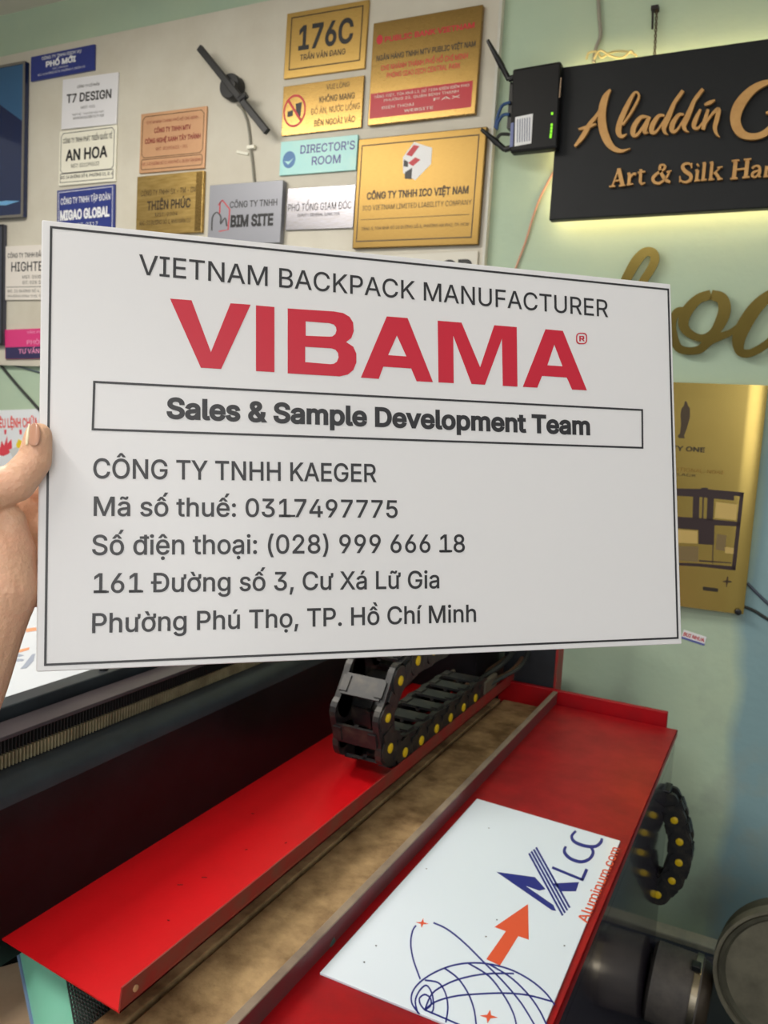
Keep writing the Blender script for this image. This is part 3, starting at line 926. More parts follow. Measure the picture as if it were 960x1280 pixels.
for x, y in Zg([(430, 540), (690, 440), (500, 690), (800, 560), (790, 690), (180, 90)]):
    MB().lathe(onY(x, y, WY - .001), (0, -1, 0), [(0, .003), (.016, .003)], 8).build('mounting_pin', M['clamp'], gw)

# ------------------------------------------------------------------ gold polished plate at the right
PY = WY - 0.03
gp = thing('gold_wall_plate', 'tall polished gold plate with a rounded side, lowest on the green wall', 'plate', onY(880, 770, WY - .01))
tr, br = onY(957.5, 481.5, PY), onY(931.5, 769, PY)
xr2 = (tr.x + br.x) / 2
zt2, zb2 = tr.z, br.z
xl2 = onY(800, 600, PY).x
TURN = math.tan(math.radians(3.2))
BW = .046
prof = []
yy = PY - (xr2 - BW - xl2) * TURN                      # left end stands a little off the wall
flat_end = PY - .0
px_, py_ = xr2 - BW, PY
prof.append((px_, py_))
for i in range(1, 13):
    a = math.radians(3.2 + 15 * (i / 12) ** 1.0)
    px_ += BW / 12
    py_ += BW / 12 * math.tan(a)
    prof.append((px_, min(py_, WY - .004)))
loop = [Vector((x, y, zb2)) for x, y in ([(xl2, WY - .002), (xl2, yy)] + prof + [(xr2, WY - .002)])]
o = MB().solid([loop], (0, 0, zt2 - zb2)).build('plate', M['gold_mirror'], gp, smooth=True)
PN = Vector((TURN, -1, 0)).normalized()
PP0 = Vector((xr2 - BW, PY, 0))


def PF(x, y):
    d = ray(x, y)
    return EYE + d * ((PP0 - EYE).dot(PN) / d.dot(PN)) + PN * .0006


pt = (0, .0005, 0)
Zp = zoomed(780, 440, 3.2)
b = MB()
polygon(b, [Zp([(246, 196), (252, 200), (256, 215), (264, 225), (264, 260), (256, 290), (250, 310), (240, 335), (244, 345), (220, 345), (214, 335), (224, 325), (228, 290), (226, 250), (230, 225), (240, 215), (242, 200)])], PF, pt)
b.build('figure_print', M['gold_dark'], gp)
b = MB()
OL = PF(835, 560)


def plate_text(sx0, sx1, y, cap, s, bold=0.0):
    a, c = PF(780 + sx0 / 3.2, 440 + y / 3.2), PF(780 + sx1 / 3.2, 440 + y / 3.2)
    X = Vector((1, 0, 0))
    add_text(b, s, Vector((0, a.y, a.z)), X, Vector((0, 0, 1)), a.x, c.x, 0, cap, bold)


plate_text(120, 325, 388, .012, 'PARTY ONE', .02)
plate_text(130, 290, 488, .007, 'THE BLACK')
b.build('lettering', mat('dark_brown_print', (50, 40, 24), .5), gp)
b = MB()
plate_text(110, 400, 468, .009, 'INTERNATIONAL, NGAI')
b.build('fine_lettering', mat('olive_print', (150, 118, 56), .5, .6), gp)
b = MB().solid([[PF(*k) for k in Zp([(315, 938), (377, 946), (375, 960), (316, 953)])]], pt)
b.build('dark_label', mat('dark_label', (40, 32, 18), .5), gp)
b = MB()
stroke(b, Zp([(395, 918, 3), (412, 918, 9), (432, 920, 3)]), PF, pt, 3)
stroke(b, Zp([(415, 898, 3), (412, 918, 9), (410, 940, 3)]), PF, pt, 3)
b.build('star_print', M['gold_dark'], gp)
MB().lathe(onY(923, 765, PY - .0005), (0, -1, 0), [(0, .008), (.004, .008), (.006, .004), (.006, 0)], 12).build('corner_screw', M['plastic_black'], gp)
# sticker, cables, below
st = Sign('wall_sticker', 'small striped red, white and blue sticker low on the green wall', [(853, 786), (882, 797), (881.5, 806.5), (853, 799)], WY - .0012, .001, M['white_print'], None, bevel=0, cat='sticker')
st.rect(0, .0, 1, .22, mat('blue_stripe', (90, 100, 170), .5), 'blue_stripe')
st.texts([('BUI NHUA', .05, .95, .38, .4, B2)], M['red_print'])
tag(MB().tube([onY(x, y, WY - .006) for x, y in catmull([(934, 729), (945, 740), (962, 756), (985, 770)], 5)], .004, 8).build('wall_cable', mat('slate_cable', (70, 78, 92), .5), smooth=True), 'slate cable leaving the gold plate above the black one', 'cable')
tag(MB().tube([onY(x, y, WY - .006) for x, y in catmull([(926, 757), (942, 763), (962, 775), (985, 784)], 5)], .004, 8).build('wall_cable', M['dark_cable'], smooth=True), 'black cable leaving the bottom corner of the gold plate', 'cable')

# things below the board at the left
tag(MB().tube([onY(x, y, WY - .007) for x, y in catmull([(-12, 440), (2, 458), (24, 484), (50, 513), (66, 532)], 4)], .0055, 8).build('wall_cable', M['dark_cable'], smooth=True), 'thick dark cable slanting down the wall under the board', 'cable')
tag(MB().tube([onY(x, y, WY - .005) for x, y in catmull([(14, 456), (30, 460), (52, 466), (70, 468)], 4)], .003, 8).build('wall_cable', mat('steel_cable', (88, 100, 110), .5), smooth=True), 'thin grey cable just under the edge of the board', 'cable')
s = Sign('poster', 'white safety poster with red heading on the wall beside the thumb', [(-50, 511.5), (66, 514.5), (63, 660), (-54, 660)], WY - .002, .0015, M['paper'], None, bevel=0, cat='poster', panel='paper')
s.texts([('TIÊU LỆNH CHỮA CHÁY', .42, 1.05, .855, .075, B2)], mat('poster_red', (232, 84, 78), .6))
b = MB()
f = lambda x, y: onY(x, y, WY - .0032)
polygon(b, [[(-4, 568), (-3, 556), (0, 560), (2, 551), (5, 557), (9, 545), (9, 555), (14, 549), (15, 560), (11, 567), (4, 570)]], f, (0, .0008, 0))
polygon(b, [[(5, 537), (8, 537), (7.4, 543), (5.6, 543)]], f, (0, .0008, 0))
polygon(b, [[(24, 537), (27, 537), (27, 543), (24.6, 543)]], f, (0, .0008, 0))
b.build('red_symbols', mat('poster_red_ink', (226, 70, 84), .6), s.root)
b = MB()
polygon(b, [[(20, 556), (23, 549), (27, 551), (28, 557), (25, 560), (21, 560)]], f, (0, .0008, 0))
b.build('yellow_symbol', M['yellow_print'], s.root)
b = MB()
polygon(b, [[(11, 562), (21, 558.5), (25.5, 567), (17, 574.5)]], lambda x, y: onY(x, y, WY - .0036), (0, .0008, 0))
b.build('grey_symbol', mat('pale_grey_ink', (214, 216, 214), .5), s.root)
# ------------------------------------------------------------------ red machine
mc = thing('cutting_machine', 'red and black cutting machine with a long bed running back to the wall', 'machine', W(-0.7, 1.2, ZF))
MB().boxr(-0.655, -0.19, 0.3, 2.034, ZF + .01, -0.745).boxr(-0.485, -0.19, 0.3, 2.034, -0.75, -0.7035).build('cabinet_body', M['side_gloss'], mc, bevel=.002)
MB().boxr(-0.490, -0.187, 0.3, 2.037, -0.7035, -0.700).boxr(-0.190, -0.187, 0.3, 2.037, -0.716, -0.7).build('cabinet_top', M['cab_red'], mc, bevel=.001)
MB().boxr(-0.491, -0.486, 0.3, 2.045, -0.72, -0.671).build('top_flange', mat('dark_red_flange', (112, 44, 50), .45, 0, (96, 58, 58), 18), mc)
MB().boxr(-0.497, -0.485, 0.3, 2.045, -0.6715, -0.6685).build('flange_lip', mat('dusty_lip', (150, 134, 116), .5, 0, (118, 102, 90), 16), mc, bevel=.0012)
MB().boxr(-0.645, -0.215, 2.052, 2.066, -0.78, -0.668).build('back_lip', M['cab_red'], mc, bevel=.002)
MB().boxr(-0.628, -0.499, 0.3, 2.05, -0.745, -0.720).build('flat_strip', M['tan'], mc, bevel=.002)
MB().boxr(-0.640, -0.488, 0.3, 2.05, -0.75, -0.738).build('groove', M['groove'], mc)
MB().boxr(-0.668, -0.637, 0.3, 2.05, -0.745, -0.721).build('side_strip', M['tan'], mc, bevel=.002)
yb0, yb1 = 0.25, 2.2
cs = [(-.830, -.712), (-.830, -.503), (-.900, -.503), (-.900, -.712)]
MB().solid([[W(x, yb0, z) for x, z in cs]], (0, yb1 - yb0, 0)).build('beam', M['beam_black'], mc)
cs = [(-.8295, -.504), (-.8305, -.492), (-.834, -.483), (-.842, -.475), (-.852, -.470), (-.90, -.469), (-.90, -.504)]
MB().solid([[W(x, yb0, z) for x, z in cs]], (0, yb1 - yb0, 0)).build('beam_edge', M['beam_grey'], mc, smooth=True)
b = MB().boxr(-.892, -.866, yb0, yb1, -.469, -.428)
b2 = MB()
y = yb0 + .002
while y < yb1 - .004:
    b.solid([[W(-.866, y, -.468), W(-.8580, y + .0009, -.468), W(-.8580, y + .0024, -.468), W(-.866, y + .0034, -.468)]], (0, 0, .018))
    b2.solid([[W(-.866, y, -.4495), W(-.8600, y + .0009, -.4495), W(-.8600, y + .0020, -.4495), W(-.866, y + .0030, -.4495)]], (0, 0, .021))
    y += .0056
b.build('gear_rack', M['steel_rack'], mc)
b2.build('shaded_rack_teeth', mat('shaded_dark_steel', (44, 44, 44), .35, .5), mc)  # upper teeth coloured dark for the shade under the rack cover
MB().boxr(-.897, -.853, yb0, yb1, -.4285, -.423).build('rack_cover', M['purple_grey'], mc, bevel=.001)
b = MB().boxr(-.938, -.905, yb0, yb1, -.47, -.408)
b.boxr(-.905, -.899, yb0, yb1, -.47, -.43)
rl = b.build('rail', M['beam_grey'], mc, bevel=.002)
b = MB()
for k in range(9):
    b = MB().lathe(W(-.921, .50 + k * .2 + .016, -.408), (0, 0, 1), [(0, .007), (.003, .007), (.004, .005), (.004, 0)], 12)
    b.build('bolt', M['plastic_black'], rl, smooth=True)
MB().boxr(-1.75, -.940, yb0, 2.2, -.56, -.419).build('bed', M['bed_white'], mc, bevel=.003)
MB().boxr(-1.75, -.66, yb0, 2.2, -.96, -.816).build('lower_deck', M['groove'], mc)
MB().boxr(-1.75, -1.68, yb0, 2.2, ZF + .01, -.56).boxr(-1.75, -.66, 1.9, 2.2, ZF + .01, -.56).build('frame', M['beam_black'], mc)
MB().boxr(-.645, -.505, 2.08, 2.13, -.80, -.36).build('end_panel', M['beam_grey'], mc, bevel=.003)
MB().boxr(-.5055, -.499, 2.075, 2.135, -.80, -.36).build('end_edge', M['dusty_red'], mc, bevel=.001)
ty0, ty1 = .652, 2.2
b = MB()
b.solid([[W(-.832, ty0 + .012, -.6755), W(-.832, ty1, -.6755), W(-.6135, ty1, -.6755), W(-.6135, ty0 - .008, -.6755)]], (0, 0, -.0022))
b.build('cable_tray', M['machine_red'], mc)
b = MB().solid([[W(-.6135, ty0 - .008, -.6777), W(-.6135, ty1, -.6777), W(-.6135, ty1, -.649), W(-.6135, ty0 - .004, -.649)]], (-.0022, 0, 0))
b.build('tray_flange', M['dusty_red'], mc)
MB().lathe(W(-.6133, .668, -.662), (1, 0, 0), [(0, .004), (.0016, .004), (.0022, .002), (.0022, 0)], 12).build('flange_screw', M['copper'], mc)
b = MB()
for (x, yy, a, l) in ((-.705, .905, .5, .008), (-.722, .872, .6, .008), (-.70, 1.0, .9, .004), (-.76, 1.1, .3, .005), (-.66, 1.05, 1.4, .004), (-.68, .80, .2, .003)):
    b.box(W(x, yy, -.6748), (l, .0012, .0006), Matrix.Rotation(a, 3, 'Z'))
b.build('scratch_marks', mat('scratch', (90, 22, 20), .6), mc)
tag(MB().box(onX(414, 1178, -.4885) + Vector((0, 0, 0)), (.006, .014, .012), Matrix.Rotation(.5, 3, 'X')).build('cloth_scrap', mat('green_scrap', (58, 84, 78), .7), bevel=.002), 'tiny dark green scrap caught on the flange beside the tan strip', 'scrap')


# drag chains
def make_link(half_w, pitch, hh):
    """one link about its first joint, running along +Y; X is its width"""
    b = MB()
    for sx in (-1, 1):
        x = sx * (half_w - .006)
        n = 10
        lp = [Vector((x - .006, pitch + hh * .98 * math.sin(a), hh * .98 * math.cos(a))) for a in [math.pi * i / n for i in range(n + 1)]]
        lp += [Vector((x - .006, -hh * .5 * math.sin(a), -hh * .8 * math.cos(a))) for a in [math.pi * i / n for i in range(n + 1)]]
        b.solid([lp], (.012, 0, 0))
        n = 14
        ring = [Vector((sx * half_w, hh * .86 * math.cos(2 * math.pi * i / n) + pitch, hh * .86 * math.sin(2 * math.pi * i / n))) for i in range(n)]
        b.solid([ring], (sx * .003, 0, 0))
        b.box((sx * (half_w + .001), pitch * .45, 0), (.005, pitch * .28, hh * 1.1))
        for sz in (-1, 1):
            b.box((sx * (half_w - .014), pitch * .5, sz * hh * .93), (.016, pitch * .42, hh * .22))
    for sz in (-1, 1):
        b.box((0, pitch * .5, sz * hh * .88), (half_w * 2 - .02, pitch * .56, hh * .16))
        b.box((0, pitch * .5, sz * hh * .80), (.008, pitch * .56, hh * .3))
    return b


def chain(root, joints, half_w, hh, pin_r, pin_sides, plane):
    """joints in world coordinates; plane 'YZ' (width along X) or 'XZ' (width along Y)"""
    p0 = .076 if plane == 'YZ' else .05
    lk = make_link(half_w, p0, hh)
    first = None
    for i in range(len(joints) - 1):
        a, c = joints[i], joints[i + 1]
        d = c - a
        if first is None:
            o = lk.build('link', M['chain'], None)
            o.data.transform(Matrix.Translation(o.location))
            first = o
            pb = []
            for sx in pin_sides:
                p = MB().lathe((sx * (half_w + .002), p0, 0), (sx, 0, 0), [(0, pin_r), (.003, pin_r), (.0042, pin_r * .7), (.0042, 0)], 14).build('pin', M['pin'], None, smooth=True)
                p.data.transform(Matrix.Translation(p.location))
                p.location = (0, 0, 0)
                pb.append(p)
        else:
            o = first.copy()
            C.objects.link(o)
            pb = []
            for ch in pins0:
                q = ch.copy()
                C.objects.link(q)
                pb.append(q)
        if first is o:
            pins0 = list(pb)
        for p in pb:
            p.parent = o
        o.parent = root
        o.location = a - Vector(root.location)
        if plane == 'YZ':
            o.rotation_euler = (math.atan2(d.z, d.y), 0, 0)
        else:
            # width along Y: local Y -> d in XZ, local X -> -Y
            Yv = d.normalized()
            Xv = Vector((0, -1, 0))
            Zv = Xv.cross(Yv)
            o.rotation_euler = Matrix(((Xv.x, Yv.x, Zv.x), (Xv.y, Yv.y, Zv.y), (Xv.z, Yv.z, Zv.z))).to_euler()
        o.scale = (1, d.length / p0, 1)


XC = -.6705
js = [(1.862, -.6385), (1.787, -.6385), (1.709, -.6385), (1.631, -.6385), (1.553, -.6385), (1.475, -.6385), (1.397, -.636), (1.328, -.604), (1.310, -.540), (1.356, -.482), (1.432, -.462),
      (1.51, -.460), (1.588, -.460), (1.666, -.460), (1.744, -.460), (1.822, -.460), (1.90, -.460), (1.978, -.460), (2.056, -.460)]
ch = thing('drag_chain', 'large black drag chain with yellow pins bent over in the red tray', 'cable chain', W(XC, 1.5, -.675))
chain(ch, [W(XC, a, z) for a, z in js], .0505, .034, .0095, (1, -1), 'YZ')
b = MB()
b.box(W(XC + .048, 1.90, -.640), (.012, .09, .045)).box(W(XC - .048, 1.90, -.640), (.012, .09, .045)).box(W(XC, 1.93, -.668), (.096, .05, .012))
b.build('end_bracket', mat('dusty_bracket', (104, 96, 82), .55, .3), ch, bevel=.004)
js = [(-.186, -.838), (-.166, -.882), (-.150, -.930), (-.147, -.980), (-.158, -1.028), (-.186, -1.072)]
c2 = thing('drag_chain', 'small black drag chain with yellow pins looping out of the machine side', 'cable chain', W(-.186, 1.97, -1.12))
chain(c2, [W(x, 1.97, z) for x, z in js], .026, .027, .0085, (1,), 'XZ')
MB().box(W(-.1945, 1.97, -1.092), (.016, .05, .036), Matrix.Rotation(.5, 3, 'Y')).build('end_bracket', M['plastic_black'], c2, bevel=.003)
MB().box(W(-.187, 1.97, -.832), (.012, .05, .03)).build('end_bracket', M['plastic_black'], c2, bevel=.003)
# cables coming out of the chain end
for i, (dx, dz, rr) in enumerate(((-.05, 0, .006), (-.028, .006, .007), (-.004, .0, .006), (.018, .008, .007), (.04, .002, .006), (.058, .01, .005))):
    pts = [(XC + dx * .6, 1.84, -.648), (XC + dx, 1.93, -.643 + dz), (XC + dx * 1.25 + .02, 2.0, -.630 + dz * 2), (XC + dx + .035, 2.08, -.615 + dz * 3), (XC + dx * .7 + .05, 2.16, -.585 + dz * 4)]
    o = MB().tube([W(*p) for p in catmull(pts, 5)], rr, 8).build('machine_wire', (M['wire'], M['dark_cable'])[i % 2], smooth=True)
    tag(o, ('brown wire' if i % 2 == 0 else 'dark wire') + ' of the dusty bundle leaving the far end of the large drag chain', 'wire', 'wire bundle at the far end of the tray, ' + ('brown' if i % 2 == 0 else 'dark'))

# white coated panel with blue and orange print on the red top
ap = thing('aluminium_sheet', 'white sheet panel printed with a blue globe and orange arrow lying on the red top', 'sheet', W(-.336, 1.12, -.70))
MB().solid([[W(-.470, .842, -.6965), W(-.1955, .842, -.6965), W(-.203, 1.400, -.6965), (W(-.470, 1.412, -.6965))]], (0, 0, -.0033)).build('plate', M['alu_white'], ap, bevel=.0006)
AZ = -.6960
AF = lambda x, y: onZ(x, y, AZ)
at_ = (0, 0, -.0003)
Za = zoomed(380, 980, 2.2857)
b = MB()
polygon(b, [Za([(550, 251), (660, 266), (690, 300), (672, 304), (632, 290), (712, 345), (720, 362), (708, 360)])], AF, at_)
for k in range(4):
    t = k / 3
    stroke(b, Za([(643 + 20 * t, 198 - 17 * t, 5.4), (739 + 20 * t, 375 - 22 * t, 5.4)]), AF, at_, 1)
polygon(b, [Za([(712, 284), (786, 280), (777, 306), (732, 306)])], AF, at_)
b.build('blue_mark', M['navy'], ap)
b = MB()
stroke(b, Za([(709, 238, 7), (797, 274, 7)]), AF, at_, 1)
stroke(b, Za([(794, 275, 9), (808, 243, 9)]), AF, at_, 1)
stroke(b, Za([(748, 178, 7), (744, 194, 9), (760, 212, 9), (790, 222, 9), (815, 214, 9), (826, 196, 9), (820, 180, 7)]), AF, at_, 5)
stroke(b, Za([(777, 134, 7), (765, 148, 8), (772, 164, 9), (800, 176, 9), (832, 178, 9), (848, 166, 9), (851, 155, 7)]), AF, at_, 5)
b.build('blue_lettering', M['navy'], ap)
b = MB()
polygon(b, [Za([(640, 343), (642, 444), (612, 434), (560, 518), (521, 500), (577, 420), (545, 408)])], AF, at_)
b.build('orange_arrow', M['orange'], ap)
b = MB()
for cx, cy, r, k in ((338, 397, 17, .28), (528, 664, 24, .32)):
    pts = []
    for i in range(8):
        a = math.pi / 4 * i + .15
        rr = r if i % 2 == 0 else r * k
        pts.append((cx + rr * math.cos(a) * 1.05, cy + rr * math.sin(a) * .8))
    polygon(b, [Za(pts)], AF, at_)
b.build('orange_stars', M['orange'], ap)
b = MB()
G_ = [
    [(330, 657), (309, 628), (308, 600), (325, 572), (360, 545), (405, 524), (450, 513), (500, 511), (550, 518), (600, 534), (650, 562), (690, 596), (716, 630)],
    [(345, 645), (365, 600), (400, 575), (450, 555), (520, 542), (600, 541)],
    [(345, 645), (375, 622), (430, 606), (490, 600), (570, 597), (640, 603), (712, 622)],
    [(400, 525), (440, 555), (470, 600), (486, 645), (492, 690)],
    [(470, 512), (530, 550), (575, 610), (600, 660), (608, 700)],
    [(530, 515), (590, 552), (640, 600), (675, 650), (698, 700)],
    [(345, 645), (390, 664), (450, 690)],
    [(345, 645), (333, 630), (330, 612), (345, 601), (361, 612), (362, 632), (345, 645)],
    [(325, 654), (318, 620), (330, 590), (350, 575), (366, 600), (370, 640), (362, 655)],
    [(345, 560), (385, 568), (405, 600), (411, 640), (405, 680)],
    [(332, 557), (312, 500), (305, 455), (310, 420), (320, 404)],
    [(370, 396), (410, 415), (460, 455), (520, 515), (570, 565), (620, 625), (660, 690)],
]
for l in G_:
    stroke(b, [p + (1.9,) for p in Za(l)], AF, at_, 5)
b.build('globe_lines', M['navy'], ap)
b = MB()
A_, B_ = AF(*Za([(807, 398)])[0]), AF(*Za([(901, 184)])[0])
Xd = (B_ - A_).normalized()
Yd = Vector((0, 0, 1)).cross(Xd)
add_text(b, 'Aluminum.com', A_ - Yd * .001, Xd, Yd, 0, (B_ - A_).length, 0, .015, .01)
b.build('orange_lettering', M['orange'], ap)
b = MB()
for x, y in ((528, 126), (350, 242), (206, 462), (172, 509), (551, 388), (744, 462), (520, 436)):
    b.lathe(AF(*Za([(x, y)])[0]), (0, 0, 1), [(0, .0012), (.0003, .0012)], 8)
b.build('dust_specks', M['softblack'], ap)

# exhaust duct and blower at the foot of the wall
ax0 = W(-.186, 1.945, -1.286)
ad = Vector((1, 0, -.06)).normalized()
dt = thing('exhaust_duct', 'dusty grey flexible duct leading from the machine side to the round blower', 'duct', W(-.1, 1.945, ZF))
prof = [(0, .078)]
k = 0
while k < 12:
    prof += [(.008 + k * .0085, .0895), (.012 + k * .0085, .0880)]
    k += 1
prof += [(.112, .088), (.112, .02)]
MB().lathe(ax0, ad, prof, 36).build('hose', M['duct'], dt, smooth=True)
MB().lathe(ax0 + ad * .094, ad, [(0, .091), (0, .0935), (.014, .0935), (.014, .091)], 36).build('clamp', M['clamp'], dt, smooth=True)
MB().box(ax0 + ad * .101 + Vector((0, -.03, .092)), (.02, .024, .014)).build('clamp_screw', M['plastic_black'], dt, bevel=.002)
MB().lathe(ax0 + ad * .10, ad, [(0, .084), (.02, .084), (.034, .072), (.036, .06)], 36).build('reducer', mat('rusty_reducer', (80, 70, 56), .5, .4, (60, 50, 40), 16), dt, smooth=True)
bc = W(.118, 1.90, -1.158)
bw = thing('blower', 'round dusty metal blower housing standing on the floor at the end of the duct', 'blower', W(.112, 1.96, ZF))
MB().lathe(bc, (0, 1, 0), [(.012, 0), (.012, .128), (.0, .140), (-.012, .150), (-.012, .158), (0, .163), (.06, .163), (.06, 0)], 56).build('housing', M['blower'], bw, smooth=True)
MB().lathe(bc + Vector((0, -.004, 0)), (0, 1, 0), [(0, .158), (-.010, .162), (-.010, .169), (.018, .169), (.018, .158)], 56).build('rim', mat('blower_rim', (126, 122, 104), .5, 0.0, (100, 96, 82), 20), bw, smooth=True)
MB().boxr(.02, .20, 1.93, 2.02, ZF + .001, -1.255).build('base', M['blower'], bw, bevel=.005)
MB().lathe(bc + Vector((.09, -.01, -.03)), (0, 1, 0), [(0, .02), (-.07, .055), (-.09, .055), (-.09, .0)], 28).build('motor', M['plastic_black'], bw, smooth=True)

tag(MB().tube([W(-.6, 2.205, ZF + .022), W(-.2, 2.205, ZF + .022), W(.4, 2.2, ZF + .022), W(1.2, 2.2, ZF + .022)], .021, 14).build('floor_stripe', mat('navy_stripe', (40, 46, 66), .4), smooth=True), 'dark navy pipe lying on the floor along the foot of the green wall', 'stripe')  # dark navy rounded strip along the foot of the wall

# printed white sheet on the machine bed
ws = thing('printed_sheet', 'white printed sheet lying on the machine bed behind the wrist', 'sheet', W(-1.25, 1.2, -.419))
MB().solid([[W(-1.62, .66, -.4165), W(-.947, .66, -.4165), W(-.947, 1.75, -.4165), W(-1.62, 1.75, -.4165)]], (0, 0, -.002)).build('paper', M['bed_paper'], ws)
WF = lambda x, y: onZ(x, y, -.4160)
b = MB()
for q in ([(25, 836), (29, 832), (40, 818), (44, 817), (42, 826), (33, 835)], [(12, 827), (20, 823), (30, 824), (29, 826)], [(14, 820), (22, 817), (30, 819), (24, 821)]):
    polygon(b, [q], WF, (0, 0, -.0003))
for k in range(14):
    polygon(b, [[(4 + k * 6, 879 - k * 2.3), (8 + k * 6, 877.5 - k * 2.3), (9 + k * 6, 880 - k * 2.3), (5 + k * 6, 881.5 - k * 2.3)]], WF, (0, 0, -.0003))
b.build('grey_print', mat('faded_blue_grey', (150, 158, 176), .5), ws)
for q in ([(16, 816), (24, 812), (37, 809), (36, 812), (26, 815)], [(31, 786), (45, 784), (46, 788), (33, 790)]):
    b = MB()
    polygon(b, [q], WF, (0, 0, -.0003))
    b.build('orange_print', M['faded_orange'], ws)

# sheets on the lower deck under the tray
gz = -.787
tag(MB().solid([[onZ(x, y, -.806) for x, y in ((-140, 1270), (-60, 1225), (24, 1202), (52, 1300), (40, 1420), (-140, 1500))]], (0, 0, -.0095)).build('board_offcut', M['cardboard'], bevel=.001), 'tan board offcut on the lower deck at the front of the machine', 'board')
gr = thing('green_sheet', 'curved mint green glossy sheet with a blue edge under the end of the red tray', 'sheet', onZ(110, 1280, -.816))
L_, R_2 = [], []
for i in range(13):
    t = i / 12
    zz = .040 * math.sin(math.pi * min(1, t * 1.5)) if t < .667 else 0.0
    L_.append(onZ(17 + 190 * t, 1188 + 8 * t, gz) + Vector((0, 0, zz + .03)))
    R_2.append(onZ(51 + 170 * t, 1320 + 10 * t, gz) + Vector((0, 0, zz - .012)))
MB().strip(L_, R_2, (0, 0, -.003)).build('sheet', M['green_sheet'], gr, smooth=True)
MB().tube([L_[0], R_2[0]], .0024, 8).build('blue_edge', M['blue_edge'], gr, smooth=True)
b = MB()
mo = lambda u, v: L_[3].lerp(R_2[3], v) * (1 - u) + L_[8].lerp(R_2[8], v) * u + Vector((0, 0, .016))
for i in range(19):
    b.tube([mo(i / 18, 0), mo(i / 18, 1)], .0013, 4)
for j in range(33):
    b.tube([mo(0, j / 32), mo(1, j / 32)], .0013, 4)
tag(b.build('mesh_strip', M['mesh_black']), 'black wire mesh strip lying on the green sheet below the tray corner', 'mesh')

# dark shelf pattern with paler boxes, flat shapes low on the gold plate
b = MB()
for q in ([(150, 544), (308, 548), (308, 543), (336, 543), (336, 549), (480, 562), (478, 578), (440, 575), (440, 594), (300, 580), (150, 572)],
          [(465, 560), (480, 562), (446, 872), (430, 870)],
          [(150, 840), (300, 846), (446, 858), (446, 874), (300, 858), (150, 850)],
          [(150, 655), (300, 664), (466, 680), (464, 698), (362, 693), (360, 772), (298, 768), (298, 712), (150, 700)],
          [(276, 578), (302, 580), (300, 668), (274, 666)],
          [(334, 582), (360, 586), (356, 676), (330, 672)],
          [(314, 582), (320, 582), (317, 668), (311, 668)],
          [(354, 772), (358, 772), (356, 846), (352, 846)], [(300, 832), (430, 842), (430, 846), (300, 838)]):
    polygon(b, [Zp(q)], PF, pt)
b.build('shelf_pattern', mat('dark_brown_tone', (44, 26, 28), .5), gp)
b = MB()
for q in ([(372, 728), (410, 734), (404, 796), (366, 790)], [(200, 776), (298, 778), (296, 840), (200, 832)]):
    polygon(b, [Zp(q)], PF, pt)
b.build('grey_box_pattern', mat('olive_grey_tone', (126, 108, 70), .5, .3), gp)
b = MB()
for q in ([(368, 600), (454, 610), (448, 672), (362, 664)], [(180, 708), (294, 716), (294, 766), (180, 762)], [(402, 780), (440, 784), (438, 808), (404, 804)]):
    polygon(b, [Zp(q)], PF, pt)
b.build('pale_box_pattern', mat('pale_gold_tone', (198, 172, 104), .45, .5), gp)

# ------------------------------------------------------------------ the big white sign in the hand
QC = [(52, 274.5), (838.5, 355), (852.5, 805), (45, 840)]
q = [ray(*c) for c in QC]
Am = Matrix(((q[0].x, -q[1].x, q[2].x), (q[0].y, -q[1].y, q[2].y), (q[0].z, -q[1].z, q[2].z)))
tt = Am.inverted() @ q[3]
PP = [q[0] * tt[0], q[1] * tt[1], q[2] * tt[2], q[3]]
kk = .42 / (PP[1] - PP[0]).length
PP = [EYE + p * kk for p in PP]
SX = (PP[1] - PP[0]).normalized()
SN = SX.cross((PP[0] - PP[3])).normalized()
SYv = SN.cross(SX)
SO = PP[3]


def S(x, y, lift=.0003):
    d = ray(x, y)
    t = (SO - EYE).dot(SN) / d.dot(SN)
    return EYE + d * t + SN * lift


hs = thing('company_sign', 'large white acrylic sign with big red heading held up in front of the machine', 'sign', (PP[2] + PP[3]) / 2)
m = bpy.data.materials.new('milky_acrylic')
m.use_nodes = True
nt = m.node_tree
b_ = nt.nodes['Principled BSDF']
b_.inputs['Base Color'].default_value = rgb((240, 240, 242))
b_.inputs['Roughness'].default_value = .22
b_.inputs['Specular IOR Level'].default_value = .4
tr_ = nt.nodes.new('ShaderNodeBsdfTranslucent')
tr_.inputs[0].default_value = rgb((238, 236, 232))
mx = nt.nodes.new('ShaderNodeMixShader')
mx.inputs[0].default_value = .22
nt.links.new(b_.outputs[0], mx.inputs[1])
nt.links.new(tr_.outputs[0], mx.inputs[2])
nt.links.new(mx.outputs[0], nt.nodes['Material Output'].inputs[0])
M['milky'] = m
MB().solid([PP], -SN * .005).build('panel', M['milky'], hs, bevel=.0008)
ink = mat('sign_black_ink', (38, 38, 42), .4)
sred = mat('sign_red_ink', (196, 22, 50), .4)
so = -SN * .0002
SF = lambda x, y: S(x, y)


def sline(mb, pts, w):
    stroke(mb, [p + (w,) for p in pts], SF, so, 1)


def srect(name, pts, w):
    b = MB()
    cx = sum(p[0] for p in pts) / 4
    cy = sum(p[1] for p in pts) / 4
    P = [S(*p) for p in pts]
    # inner loop offset towards the centre along the panel's own axes
    inn = []
    for p in P:
        v = p - (P[0] + P[2]) / 2
        inn.append(p - SX * (w if v.dot(SX) > 0 else -w) - SYv * (w if v.dot(SYv) > 0 else -w))
    b.solid([P, inn], so)
    return b.build(name, ink, hs)


